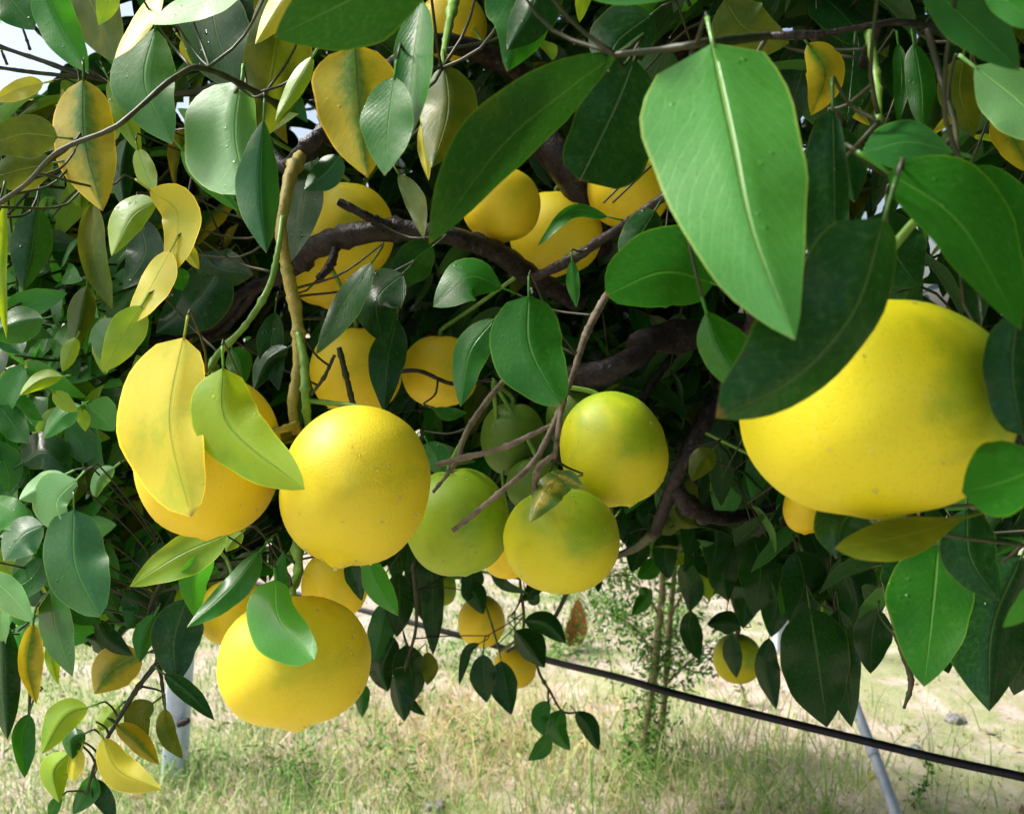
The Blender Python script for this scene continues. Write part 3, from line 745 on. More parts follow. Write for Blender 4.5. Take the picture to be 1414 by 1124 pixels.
H([(398, 480), (370, 500), (350, 540)], 0.86, 0.85, 16, 16, 'dg')
H([(380, 430), (375, 480), (385, 540)], 0.88, 0.86, 20, 18, 'dg')
H([(320, 480), (330, 500), (338, 530)], 0.88, 0.86, 18, 18, 'g')
H([(590, 610), (600, 630), (612, 660)], 0.88, 0.86, 16, 20, 'g')
H([(600, 565), (618, 572), (645, 570)], 0.9, 0.9, 9, 10, 'g')
H([(768, 655), (785, 662), (806, 674)], 0.725, 0.715, 12, 12, 'wi')
H([(790, 660), (758, 672), (731, 722)], 0.730, 0.705, 16, 26, 'wi', ta=0.01, tb=-0.006, peak=0.35, wav=0.06, label='curled withered leaf stuck on top of the yellow-green fruit')
H([(985, 620), (968, 640), (955, 665)], 1.05, 1.03, 18, 17, 'ol')
H([(930, 700), (940, 718), (965, 728)], 1.2, 1.2, 10, 12, 'ol')
# --- lower left fruit and its leaves
H([(254, 466), (236, 585), (264, 714)], 0.66, 0.625, 72, 46, 'y', ta=0.05, tb=0.0, peak=0.45, tip=0.6, label='large pale yellow leaf lying over the leftmost big fruit', stalk=True)
H([(308, 508), (318, 590), (421, 676)], 0.64, 0.60, 48, 46, 'yg', ta=0.01, tb=0.015, peak=0.40, tip=0.8, label='yellow-green leaf bridging the two big fruits at left')
H([(380, 800), (386, 855), (434, 912)], 0.685, 0.605, 46, 28, 'lg', ta=0.010, tb=0.004, peak=0.48, tip=0.5, label='bright green leaf lying on the lowest big fruit')
H([(395, 830), (388, 790), (392, 760)], 0.69, 0.70, 9, 10, 'g')
H([(316, 738), (250, 765), (179, 810)], 0.80, 0.78, 24, 32, 'yg', ta=0.01, tb=0.0)
H([(292, 762), (268, 800), (270, 854)], 0.80, 0.78, 20, 20, 'lg')
H([(360, 760), (315, 815), (258, 866)], 0.77, 0.74, 14, 24, 'g', ta=0.01)
H([(335, 735), (320, 750), (312, 762)], 0.84, 0.84, 10, 10, 'yg')
H([(505, 770), (522, 810), (550, 850)], 0.90, 0.88, 18, 20, 'lg')
H([(480, 770), (492, 800), (500, 830)], 0.95, 0.92, 14, 12, 'dg')
# --- left edge
H([(102, 704), (104, 780), (138, 852)], 0.84, 0.81, 44, 46, 'bl', ta=0.015, tb=0.01, peak=0.42, tip=0.6, label='broad blue-green leaf at the left')
H([(90, 655), (55, 672), (26, 690)], 0.86, 0.85, 16, 24, 'pa', ta=0.02)
H([(106, 662), (78, 695), (94, 736)], 0.85, 0.84, 36, 16, 'pa', ta=0.01, tb=0.0)
H([(60, 725), (30, 740), (5, 775)], 0.88, 0.86, 24, 30, 'bl')
H([(30, 640), (62, 625), (96, 658)], 0.90, 0.89, 24, 30, 'dg')
H([(-15, 690), (20, 712), (38, 740)], 0.90, 0.88, 26, 20, 'lg')
H([(158, 645), (138, 662), (130, 690)], 0.88, 0.87, 12, 12, 'pa')
H([(115, 640), (112, 615), (90, 580)], 0.92, 0.92, 24, 20, 'bl')
H([(112, 560), (85, 575), (60, 606)], 0.88, 0.87, 14, 18, 'lg', ta=0.01)
H([(120, 560), (140, 575), (158, 595)], 0.88, 0.87, 20, 26, 'lg')
H([(112, 565), (116, 580), (118, 596)], 0.87, 0.87, 9, 9, 'yg')
H([(0, 560), (20, 590), (40, 612)], 0.92, 0.9, 20, 22, 'g')
H([(-10, 610), (10, 650), (12, 680)], 0.9, 0.9, 24, 24, 'g')
H([(60, 770), (40, 800), (0, 820)], 0.88, 0.87, 20, 22, 'g')
H([(-20, 790), (18, 825), (45, 860)], 0.84, 0.82, 24, 20, 'pa', label='pale leaf at the left edge')
H([(70, 812), (78, 870), (100, 934)], 0.86, 0.84, 24, 24, 'bl')
H([(100, 800), (110, 840), (140, 860)], 0.9, 0.88, 22, 24, 'g')
H([(170, 820), (190, 840), (175, 868)], 0.92, 0.9, 26, 26, 'bl')
H([(258, 826), (240, 885), (244, 945)], 0.88, 0.86, 32, 38, 'dg', ta=0.01, tb=0.01)
H([(214, 848), (198, 880), (193, 915)], 0.88, 0.87, 15, 16, 'g')
H([(226, 930), (258, 955), (296, 994)], 0.86, 0.84, 13, 15, 'dg')
H([(228, 978), (230, 1012), (252, 1048)], 0.86, 0.85, 14, 14, 'ol', label='small olive leaf hanging in front of the pale post')
H([(196, 905), (158, 925), (130, 958)], 0.88, 0.86, 32, 28, 'mo', label='yellow leaf with green base, lower left')
H([(135, 855), (150, 880), (183, 905)], 0.89, 0.88, 15, 14, 'dg')
H([(212, 970), (188, 990), (202, 1030)], 0.88, 0.87, 18, 20, 'ol')
H([(122, 976), (90, 990), (58, 1040)], 0.86, 0.84, 24, 20, 'yg')
H([(142, 1018), (165, 1065), (224, 1090)], 0.84, 0.82, 24, 26, 'y', ta=0.01, tb=0.01, label='bright yellow leaf at the bottom of the lower left spray')
H([(160, 1000), (185, 1020), (220, 1056)], 0.86, 0.85, 14, 18, 'mo')
H([(165, 975), (150, 990), (135, 1010)], 0.88, 0.87, 14, 12, 'yg')
H([(118, 1012), (100, 1022), (100, 1048)], 0.86, 0.85, 14, 18, 'g')
H([(95, 1040), (75, 1065), (82, 1108)], 0.86, 0.85, 20, 20, 'yg')
H([(112, 1035), (104, 1058), (100, 1080)], 0.855, 0.85, 12, 12, 'y')
H([(130, 1070), (120, 1095), (100, 1124)], 0.87, 0.86, 14, 16, 'g')
H([(132, 1075), (142, 1100), (160, 1135)], 0.87, 0.86, 14, 14, 'dg')
H([(85, 1100), (75, 1112), (68, 1135)], 0.86, 0.86, 8, 9, 'g')
H([(46, 860), (38, 915), (50, 972)], 0.88, 0.86, 14, 22, 'mo')
H([(70, 880), (72, 910), (80, 945)], 0.9, 0.88, 10, 10, 'yg')
H([(5, 860), (8, 940), (10, 1022)], 0.92, 0.9, 26, 22, 'dg')
H([(40, 985), (30, 1020), (34, 1074)], 0.92, 0.9, 14, 20, 'g')
H([(10, 880), (-5, 900), (0, 950)], 0.95, 0.95, 26, 26, 'g')
H([(215, 862), (195, 840), (172, 848)], 0.92, 0.91, 16, 20, 'bl')
H([(182, 860), (160, 842), (150, 815)], 0.93, 0.92, 16, 16, 'g')
H([(228, 868), (226, 840), (240, 812)], 0.93, 0.92, 15, 17, 'dg')
H([(150, 905), (135, 885), (118, 880)], 0.93, 0.92, 13, 13, 'dg')
# --- hanging sprays under the crown
H([(758, 968), (745, 990), (752, 1016)], 1.6, 1.58, 13, 13, 'g', label='small backlit leaf, upper left of the lowest hanging sprig')
H([(777, 980), (768, 1005), (787, 1036)], 1.6, 1.58, 16, 15, 'g')
H([(756, 1012), (750, 1032), (729, 1050)], 1.6, 1.6, 12, 12, 'g')
H([(795, 982), (812, 1002), (827, 1036)], 1.6, 1.58, 12, 14, 'dg')
for pts, w_, k in [
 ([(668, 903), (668, 935), (672, 970)], (19, 17), 'dg'), ([(692, 912), (698, 945), (706, 987)], (22, 16), 'dg'),
 ([(662, 888), (645, 900), (634, 946)], (7, 7), 'dg'), ([(724, 856), (755, 862), (782, 888)], (16, 16), 'dg'),
 ([(712, 870), (728, 890), (752, 922)], (16, 24), 'dg'), ([(640, 800), (655, 820), (668, 848)], (16, 16), 'dg'),
 ([(572, 760), (578, 810), (584, 858)], (18, 20), 'dg'), ([(600, 770), (598, 830), (598, 905)], (18, 16), 'dg'),
 ([(550, 790), (552, 830), (548, 880)], (24, 20), 'dg'), ([(535, 830), (525, 870), (516, 915)], (18, 22), 'bl'),
 ([(545, 880), (528, 920), (536, 955)], (24, 20), 'dg'), ([(560, 890), (568, 930), (572, 968)], (26, 22), 'dg'),
 ([(545, 930), (552, 965), (558, 996)], (12, 22), 'dg'), ([(590, 900), (592, 925), (590, 946)], (11, 13), 'ol'),
 ([(555, 955), (570, 975), (588, 988)], (6, 8), 'dg'), ([(505, 945), (500, 965), (500, 990)], (10, 11), 'g'),
 ([(635, 800), (622, 770), (600, 755)], (18, 20), 'g'), ([(745, 790), (735, 812), (722, 830)], (10, 14), 'dg'),
 ([(825, 790), (826, 800), (826, 818)], (6, 6), 'dg'), ([(655, 780), (650, 800), (646, 830)], (14, 18), 'dg'),
 ([(690, 735), (690, 800), (730, 820)], (10, 10), 'dg'), ([(730, 820), (738, 828), (745, 820)], (8, 8), 'dg'),
]:
    H(pts, 1.48, 1.46, w_[0], w_[1], k)
for pts, w_, k, dd in [
 ([(878, 700), (868, 725), (872, 760)], (18, 16), 'dg', 1.45), ([(930, 735), (918, 765), (925, 800)], (18, 18), 'dg', 1.5),
 ([(950, 700), (958, 730), (948, 770)], (20, 18), 'dg', 1.4), ([(985, 710), (990, 745), (982, 790)], (22, 20), 'dg', 1.4),
 ([(1015, 800), (1030, 825), (1026, 868)], (18, 20), 'dg', 1.45), ([(1060, 790), (1072, 830), (1065, 880)], (24, 24), 'dg', 1.3),
 ([(855, 735), (842, 750), (838, 775)], (11, 11), 'g', 1.5), ([(905, 715), (920, 728), (940, 728)], (12, 12), 'ol', 1.38),
 ([(955, 843), (952, 870), (966, 912)], (14, 17), 'dg', 1.6), ([(1024, 864), (1000, 858), (976, 862)], (15, 17), 'dg', 1.6),
 ([(1008, 876), (1010, 900), (1017, 936)], (12, 15), 'dg', 1.68), ([(1062, 880), (1056, 920), (1072, 980)], (14, 20), 'dg', 1.5),
 ([(940, 780), (955, 812), (952, 845)], (16, 18), 'dg', 1.6), ([(968, 775), (974, 805), (980, 830)], (14, 14), 'yg', 1.6),
 ([(890, 742), (880, 770), (872, 790)], (18, 14), 'dg', 1.55), ([(905, 770), (898, 785), (880, 798)], (14, 14), 'g', 1.55),
 ([(885, 810), (890, 825), (872, 850)], (10, 12), 'g', 1.6), ([(925, 690), (900, 700), (895, 735)], (20, 18), 'dg', 1.4),
 ([(1118, 838), (1130, 915), (1142, 1004)], (54, 46), 'dg', 1.02), ([(1158, 840), (1166, 920), (1176, 1004)], (34, 24), 'dg', 1.05),
 ([(1212, 840), (1204, 880), (1202, 930)], (26, 28), 'dg', 1.0), ([(1235, 760), (1250, 800), (1240, 850)], (34, 34), 'dg', 0.95),
 ([(1100, 760), (1110, 810), (1090, 860)], (34, 36), 'dg', 1.15), ([(1160, 770), (1180, 820), (1185, 870)], (34, 36), 'dg', 1.1),
 ([(1040, 740), (1050, 790), (1040, 850)], (30, 32), 'dg', 1.3), ([(1020, 740), (1000, 790), (1005, 830)], (26, 24), 'dg', 1.4),
 ([(1310, 850), (1300, 890), (1310, 930)], (22, 26), 'dg', 0.8),
 ([(1400, 880), (1410, 920), (1400, 960)], (26, 26), 'dg', 0.8),
]:
    H(pts, dd, dd - 0.02, w_[0], w_[1], k)
print('hero leaves', n_leaf_objects)

# ------------------------------------------------------------------ fruit
def fruit_rind(seed, bottom=0.05, pear=0.0):
    nu, nv_ = 48, 30
    r_ = np.random.default_rng(seed)
    th = np.linspace(0, math.pi, nv_)
    ph = np.linspace(0, 2 * math.pi, nu, endpoint=False)
    TH, PH = np.meshgrid(th, ph, indexing='ij')
    a = r_.uniform(0, 6.28, 6)
    R = 1 + 0.018 * np.sin(2 * PH + a[0]) * np.sin(TH) + 0.012 * np.sin(3 * PH + a[1]) * np.sin(TH) ** 2 + 0.015 * np.sin(2 * TH + a[2])
    R = R - 0.10 * np.exp(-(TH / 0.22) ** 2) * (1 + 0.3 * np.cos(6 * PH)) + pear * np.exp(-(TH / 0.7) ** 2)
    R = R + bottom * np.exp(-((math.pi - TH) / 0.13) ** 2) - 0.02 * np.exp(-((math.pi - TH - 0.25) / 0.15) ** 2)
    R = R * (1 + 0.035 * np.sin(2 * TH) ** 2 * np.where(TH > 1.57, 1.0, 0.5))
    R = R + 0.004 * np.sin(9 * TH + 5 * PH + a[3]) * np.sin(TH)
    V = np.stack([R * np.sin(TH) * np.cos(PH), R * np.sin(TH) * np.sin(PH), R * np.cos(TH)], -1).reshape(-1, 3)
    q = []
    for i in range(nv_ - 1):
        for j in range(nu):
            k = (j + 1) % nu
            q.append((i * nu + j, (i + 1) * nu + j, (i + 1) * nu + k, i * nu + k))
    return V, np.array(q)
def fruit(px, py, rx, ry, d, kind, label, roll=0.0, lean=0.0, bottom=0.065, drops=0, stem=True, pear=0.0):
    """roll: turn in the picture plane (deg, positive tips the stem to the right); lean: stem end towards the viewer"""
    c = W(px, py, d)
    a, h = rx * d / F, ry * d / F
    root = empty('grapefruit', c, label, 'grapefruit', 'grapefruit hanging in the tree')
    V, q = fruit_rind(int(px * 3 + py), bottom, pear)
    Mr = Matrix.Rotation(math.radians(roll), 3, 'Y') @ Matrix.Rotation(math.radians(lean), 3, 'X')
    V = V * np.array([a, (a + h) / 2, h])
    Mn = np.array(Mr)
    V = V @ Mn.T
    o = link('rind', mesh_np('rind', V, q, mats=(FM[kind],)))
    o.parent = root
    # calyx and stalk
    top = np.array([0, 0, h * 0.90]) @ Mn.T
    axis = np.array([0, 0, 1.0]) @ Mn.T
    ex = np.array([1.0, 0, 0]) @ Mn.T; ey = np.array([0, 1.0, 0]) @ Mn.T
    vs = [top + axis * 0.003]; k = 10
    for i in range(k):
        ang = i * 2 * math.pi / k; rr = 0.0075 if i % 2 == 0 else 0.0045
        vs.append(top + ex * rr * math.cos(ang) + ey * rr * math.sin(ang) + axis * (0.0032 if i % 2 == 0 else 0.001))
    vs.append(top - axis * 0.002)
    tr = [(0, 1 + i, 1 + (i + 1) % k) for i in range(k)] + [(k + 1, 1 + (i + 1) % k, 1 + i) for i in range(k)]
    o = link('calyx', mesh_np('calyx', np.array(vs), None, tr, mats=(CALYX,), smooth=False)); o.parent = root
    if stem:
        cw = np.array(c)
        bi, bp, bd = nearest(cw + top + axis * 0.02)
        end = bp - cw if bd < 0.22 else top + axis * 0.06 + np.array([0.0, 0.03, 0.02])
        v, qq, tt = tube([top - axis * 0.002, top + axis * 0.009, (top + axis * 0.009 + end) / 2 + np.array([0, 0.012, 0.0]), end], [0.0030, 0.0024, 0.0024, 0.0028], 7, 14, 0.05)
        o = link('stem', mesh_np('stem', v, qq, tt, mats=(STEMG,))); o.parent = root
    if drops:
        g = Geo(); r_ = np.random.default_rng(int(px))
        # beads of water on the viewer's side and hanging at the bottom
        Vn = V / np.linalg.norm(V, axis=1)[:, None]
        cand = np.where((Vn[:, 1] < -0.15))[0]
        low = np.where((V[:, 2] < -0.75 * h) & (Vn[:, 1] < 0.1))[0]
        pick = list(r_.choice(cand, drops)) + list(r_.choice(low, max(2, drops // 8)))
        for i in pick:
            rad = r_.uniform(0.0006, 0.0017)
            p = V[i] * 1.0 + r_.normal(0, 0.002, 3)
            p = p / np.linalg.norm(p) * np.linalg.norm(V[i])
            bv, bq, bt = bead(rad)
            g.add(bv + p, bq, bt)
        o = link('water_drops', g.mesh('water_drops', WATER)); o.parent = root; o['kind'] = 'stuff'
    return root
def bead(r, sq=0.75):
    nu, nv_ = 8, 5
    th = np.linspace(0.0, math.pi, nv_ + 2)[1:-1]; ph = np.linspace(0, 2 * math.pi, nu, endpoint=False)
    V = [(r * math.sin(a) * math.cos(b), r * math.sin(a) * math.sin(b) * sq, r * math.cos(a)) for a in th for b in ph]
    n = len(V); V += [(0, 0, r), (0, 0, -r)]
    q = [(i * nu + j, (i + 1) * nu + j, (i + 1) * nu + (j + 1) % nu, i * nu + (j + 1) % nu) for i in range(nv_ - 1) for j in range(nu)]
    t = [(n, j, (j + 1) % nu) for j in range(nu)] + [(n + 1, (nv_ - 1) * nu + (j + 1) % nu, (nv_ - 1) * nu + j) for j in range(nu)]
    return np.array(V), q, t

fruit(291, 630, 97, 111, 0.735, 'gold', 'big yellow grapefruit at left, half hidden under a pale yellow leaf', roll=4, drops=14)
fruit(491, 670, 104, 109, 0.71, 'yellow', 'big smooth yellow grapefruit at the end of the olive stem, pointed bottom', roll=10, lean=-28, drops=22, bottom=0.075)
fruit(407, 911, 106, 88, 0.72, 'yellow', 'lowest big yellow grapefruit, with a bright green leaf lying on it', roll=-6, lean=-22, drops=22)
fruit(632, 720, 72, 73, 0.86, 'green', 'lime-green grapefruit with a grey twig across it', roll=-8, drops=16)
fruit(776, 746, 81, 72, 0.80, 'lime', 'yellow-green grapefruit with a withered leaf on top', roll=-4, drops=20)
fruit(847, 619, 74, 80, 0.86, 'lime', 'yellow-green grapefruit, right one of the middle cluster, tilted', roll=-16, lean=-24, drops=24)
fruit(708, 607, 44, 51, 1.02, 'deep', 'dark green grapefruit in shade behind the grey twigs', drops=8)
fruit(1202, 566, 181, 148, 0.44, 'close', 'largest and closest grapefruit, yellow turning green, at right', roll=-2, lean=-12, drops=16, bottom=0.015)
fruit(692, 283, 55, 50, 1.02, 'gold', 'golden grapefruit peeping below the long dark folded leaf', drops=6)
fruit(768, 322, 62, 58, 1.16, 'yellow', 'grapefruit behind the fork of dark twigs, upper middle', drops=4)
fruit(868, 262, 56, 54, 1.10, 'gold', 'grapefruit half hidden behind the largest leaf')
fruit(480, 318, 62, 66, 1.04, 'yellow', 'grapefruit above the dark crossing branch', drops=8)
fruit(452, 368, 54, 56, 1.14, 'gold', 'grapefruit just below the dark crossing branch')
fruit(492, 512, 63, 62, 1.02, 'gold', 'grapefruit directly above the pointed big yellow one', drops=6)
fruit(608, 512, 52, 50, 1.12, 'gold', 'shaded grapefruit between the central green leaf and the hanging dark leaf', drops=4)
fruit(665, 857, 33, 35, 1.9, 'gold', 'small far grapefruit hanging in a sprig below the middle cluster', drops=3)
fruit(711, 921, 29, 28, 1.95, 'gold', 'small far grapefruit partly behind two dark leaves, lowest of the sprig')
fruit(1018, 909, 34, 33, 1.88, 'lime', 'small far grapefruit with a dark leaf across it, lower right')
fruit(700, 762, 36, 36, 1.0, 'gold', 'golden sliver of a grapefruit between the two green ones')
fruit(1112, 704, 30, 33, 1.1, 'gold', 'small orange-yellow grapefruit peeping out under the largest one')
fruit(462, 806, 44, 48, 1.0, 'gold', 'shaded grapefruit between the two big yellow ones at left')
fruit(322, 845, 46, 45, 0.93, 'gold', 'grapefruit tucked behind the left side of the lowest big one')
fruit(610, 812, 20, 24, 1.6, 'green', 'small green grapefruit below the lime-green one')
fruit(625, 38, 46, 44, 1.2, 'gold', 'grapefruit high up behind twigs at the top middle')
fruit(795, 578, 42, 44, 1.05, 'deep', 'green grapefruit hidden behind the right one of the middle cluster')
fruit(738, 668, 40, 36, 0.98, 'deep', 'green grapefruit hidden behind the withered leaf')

# ------------------------------------------------------------------ the rest of the crown: sprays of leaves
BX = [-400, 0, 60, 130, 200, 280, 420, 520, 600, 650, 760, 860, 905, 960, 1000, 1060, 1180, 1250, 1330, 1414, 1800]
BY = [930, 905, 890, 885, 885, 850, 770, 800, 850, 790, 760, 745, 785, 820, 825, 845, 870, 830, 860, 880, 900]
fruit_mask = [(284, 630, 104, 111), (491, 670, 104, 109), (407, 911, 106, 88), (632, 720, 72, 73), (776, 746, 81, 72), (846, 619, 71, 84), (1205, 566, 184, 147)]
back_fruit = [(708, 607, 44, 51), (692, 283, 55, 50), (768, 322, 62, 58), (868, 262, 56, 54), (480, 318, 62, 66), (452, 368, 54, 56), (492, 512, 63, 62), (608, 512, 52, 50), (625, 38, 46, 44)]
GAPS = [(33, 78, 68, 52), (430, 185, 26, 30), (262, 72, 16, 10), (178, 6, 14, 26), (270, 150, 34, 22), (128, 62, 26, 22), (540, 96, 8, 8), (350, 60, 6, 8), (640, 95, 22, 12), (500, 262, 16, 12)]
def allowed(px, py, d, margin=0):
    """may a crown leaf be here? keeps the crown's real lower edge, the open spots, and the air in front of the fruit free"""
    inside = (px > -60) & (px < 1474) & (py > -60) & (py < 1184)
    ok = py < np.interp(px, BX, BY) - margin
    for (x, y, a, b) in GAPS:
        ok &= ~(((px - x) / a) ** 2 + ((py - y) / b) ** 2 < 1)
    return ok
def rows_leaf(base, dirv, nrm, L, Wd, droop, cup, rows, cols, seed, fold=0.0):
    us = np.linspace(0, 1, rows)
    dirv = dirv / np.linalg.norm(dirv)
    side = np.cross(dirv, nrm); side /= np.linalg.norm(side) + 1e-9
    nn = np.cross(side, dirv)
    P = base + dirv * (us * L)[:, None] - nn * (droop * L * us ** 2)[:, None]
    prof = profile(us, 0.62, 0.95, 0)
    S = np.repeat(side[None], rows, 0); N = np.repeat(nn[None], rows, 0)
    return leaf_grid(P, None, S, N, Wd / 2, Wd / 2, prof, cup, rows, cols, 0.012, seed)

kind_names = ['dg', 'g', 'lg', 'yg', 'y', 'mo', 'ol', 'bl', 'pa']
kp_left = np.array([0.10, 0.34, 0.26, 0.10, 0.02, 0.01, 0.02, 0.06, 0.09]); kp_left /= kp_left.sum()  # bright and pale kinds put sky light into the leaf colours
kp_mid = np.array([0.66, 0.24, 0.02, 0.01, 0.005, 0.01, 0.03, 0.02, 0.0]); kp_mid /= kp_mid.sum()  # mostly dark kinds: interior shade is partly put into leaf colour
leaves = []     # (verts, uv, kind, px size, base)
twigs = Geo()
R9, R5 = (9, 2), (5, 1)
def spray(anchor, axis, nleaf, L0, probs, force=None, out=None):
    axis = axis / np.linalg.norm(axis)
    length = 0.022 * nleaf + 0.03
    tipp = anchor + axis * length + np.array([0, 0, -0.25 * length])
    P = catmull([anchor, anchor + axis * length * 0.5 + np.array([0, 0, 0.02 * length]), tipp], 8)
    ax, ay, ad = proj(anchor)
    tx, ty, td = proj(tipp)
    if bool(allowed(ax, ay, ad)) and bool(allowed(tx, ty, td, 8)):
        v, q_, t_ = tube(P, [0.0022, 0.0016, 0.0010], 4, 6)
        X_, Y_, D_ = proj(v)
        if allowed(X_, Y_, D_).all() or D_.min() < 0.3: twigs.add(v, q_, t_)
    az = rng.uniform(0, 6.28)
    for i in range(nleaf):
        f = (i + 0.6) / nleaf
        base = P[min(7, int(f * 7))]
        az += 2.4 + rng.normal(0, 0.3)
        u = np.cross(axis, [0.3, 0.2, 1]); u /= np.linalg.norm(u)
        v_ = np.cross(axis, u)
        rad = u * math.cos(az) + v_ * math.sin(az)
        dirv = rad * 0.9 + axis * (0.35 + 0.5 * f) + np.array([0, 0, -0.55]) + rng.normal(0, 0.15, 3)
        dirv /= np.linalg.norm(dirv)
        nrm = np.array([0, 0, 1.0]) + rng.normal(0, 0.38, 3) + 0.25 * rad
        if out is not None: nrm = nrm * 0.7 + np.array(out)
        L = L0 * rng.uniform(0.7, 1.2); Wd = L * rng.uniform(0.40, 0.54)
        mid = base + dirv * L * 0.5; tip = base + dirv * L
        pts = np.array([base, mid, tip, mid + np.cross(dirv, nrm) / 2 * Wd, mid - np.cross(dirv, nrm) / 2 * Wd])
        X_, Y_, D_ = proj(pts)
        if D_.min() > 0.3 and (~allowed(X_, Y_, D_, 0)).any(): continue
        if force is None and D_.min() > 0.0:
            vis = (X_ > -80) & (X_ < 1494) & (Y_ > -80) & (Y_ < 1204) & (D_ > 0)
            lim = dlim(X_, Y_)
            if (vis & (D_ < lim)).any(): continue
        size = (np.hypot(X_[2] - X_[0], Y_[2] - Y_[0]) + 1)
        seen = -20 < X_[1] < 1434 and -20 < Y_[1] < 1144 and D_[1] > 0.2
        big = seen and D_[1] < 2.2
        rows, cols = R9 if big else R5
        V, UV = rows_leaf(base, dirv, nrm, L, Wd, rng.uniform(0.05, 0.35), rng.uniform(-0.25, 0.25), rows, cols, int(rng.integers(1e6)))
        k = kind_names[rng.choice(len(kind_names), p=probs)]
        leaves.append(dict(V=V, UV=UV, k=k, size=size if seen else 0, base=base, rows=rows, cols=cols, d=D_[1], px=X_[1], py=Y_[1]))
def dlim(px, py):
    """nearest depth at which a filler leaf may stand, so that it stays behind the fruit and leaves placed above"""
    a = np.interp(px, [0, 170, 200, 260, 950, 1020, 1414], [1.12, 1.12, 1.15, 1.28, 1.32, 1.15, 0.80])
    return np.where(py < 230, np.minimum(a, np.interp(px, [0, 300, 450, 700, 900, 1414], [0.92, 1.0, 1.25, 1.25, 0.95, 0.72])), a)

def fill(count, xr, yr, dd, probs, L0=0.095, nl=(5, 9), out=None):
    done = 0
    for _ in range(count):
        px = rng.uniform(*xr); py = rng.uniform(*yr)
        if not bool(allowed(np.float64(px), np.float64(py), 1.0)): continue
        lo = max(dd[0], float(dlim(px, py)) + 0.02)
        d = lo + (dd[1] - lo) * rng.random() ** 1.4 if dd[1] > lo else lo
        a = np.array(W(px, py, d))
        ax = np.array([rng.normal(-0.5, 0.6), rng.normal(-0.5, 0.6), rng.normal(-0.1, 0.5)])
        spray(a, ax, int(rng.integers(*nl)), L0, probs, None, out)
# left side: the thin, lit edge of the crown
kp_lit = np.array([0.06, 0.30, 0.32, 0.12, 0.01, 0.0, 0.02, 0.07, 0.10]); kp_lit /= kp_lit.sum()  # the edge's light is partly put into these brighter kinds
def whorl(px, py, d, n, L0, xmax=215, pp=None):
    pp = kp_lit if pp is None else pp
    c = np.array(W(px, py, d))
    back = c + np.array([rng.uniform(0.02, 0.10), rng.uniform(0.10, 0.18), rng.uniform(-0.04, 0.06)])
    out = np.array([-0.45, -0.85, 0.35]) + rng.normal(0, 0.25, 3); out /= np.linalg.norm(out)
    e1 = np.cross(out, [0, 0, 1.0]); e1 /= np.linalg.norm(e1); e2 = np.cross(e1, out)
    v, q_, t_ = tube([back, (back + c) / 2 + rng.normal(0, 0.01, 3), c + out * 0.01], [0.0024, 0.0018, 0.0012], 5, 7)
    X_, Y_, D_ = proj(v)
    if not allowed(X_, Y_, D_).all(): return
    twigs.add(v, q_, t_)
    a0 = rng.uniform(0, 6.28)
    for i in range(n):
        a = a0 + i * 2.4 + rng.normal(0, 0.25)
        rad = e1 * math.cos(a) + e2 * math.sin(a)
        lift = rng.uniform(-0.35, 0.55)
        dirv = rad + out * lift + np.array([0, 0, -0.30]); dirv /= np.linalg.norm(dirv)
        nrm = out + rng.normal(0, 0.30, 3) + np.array([0, 0, 0.35]) - rad * 0.3
        base = c - out * rng.uniform(0, 0.04) + rad * 0.006
        L = L0 * rng.uniform(0.65, 1.25); Wd = L * rng.uniform(0.42, 0.58)
        X_, Y_, D_ = proj(np.array([base, base + dirv * L * 0.5, base + dirv * L]))
        if (~allowed(X_, Y_, D_)).any() or D_.min() < 0.84 or (X_ > xmax).any(): continue
        V, UV = rows_leaf(base, dirv, nrm, L, Wd, rng.uniform(0.0, 0.35), rng.uniform(-0.3, 0.2), 9, 2, int(rng.integers(1e6)))
        leaves.append(dict(V=V, UV=UV, k=kind_names[rng.choice(9, p=pp)], size=(np.hypot(X_[2] - X_[0], Y_[2] - Y_[0]) + 40) * 1.3, base=base, rows=9, cols=2, d=D_[1], px=X_[1], py=Y_[1]))
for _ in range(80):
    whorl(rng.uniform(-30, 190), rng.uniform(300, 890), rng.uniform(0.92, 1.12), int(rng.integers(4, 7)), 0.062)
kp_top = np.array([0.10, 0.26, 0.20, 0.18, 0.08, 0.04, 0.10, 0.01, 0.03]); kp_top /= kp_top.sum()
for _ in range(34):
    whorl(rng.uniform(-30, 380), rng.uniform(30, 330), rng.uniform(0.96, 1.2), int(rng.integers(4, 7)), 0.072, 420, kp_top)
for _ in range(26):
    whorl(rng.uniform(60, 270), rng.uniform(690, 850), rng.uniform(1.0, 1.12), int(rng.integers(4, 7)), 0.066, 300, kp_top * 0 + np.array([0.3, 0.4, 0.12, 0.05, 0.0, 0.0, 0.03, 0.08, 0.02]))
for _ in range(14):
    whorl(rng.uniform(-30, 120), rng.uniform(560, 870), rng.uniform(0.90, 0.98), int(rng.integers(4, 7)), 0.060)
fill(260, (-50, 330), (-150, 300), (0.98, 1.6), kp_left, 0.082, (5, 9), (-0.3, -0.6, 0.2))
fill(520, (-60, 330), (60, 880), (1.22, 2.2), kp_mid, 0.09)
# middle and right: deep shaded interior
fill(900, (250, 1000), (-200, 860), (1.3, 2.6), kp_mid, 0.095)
fill(560, (900, 1650), (-250, 900), (0.8, 2.8), kp_mid, 0.10)
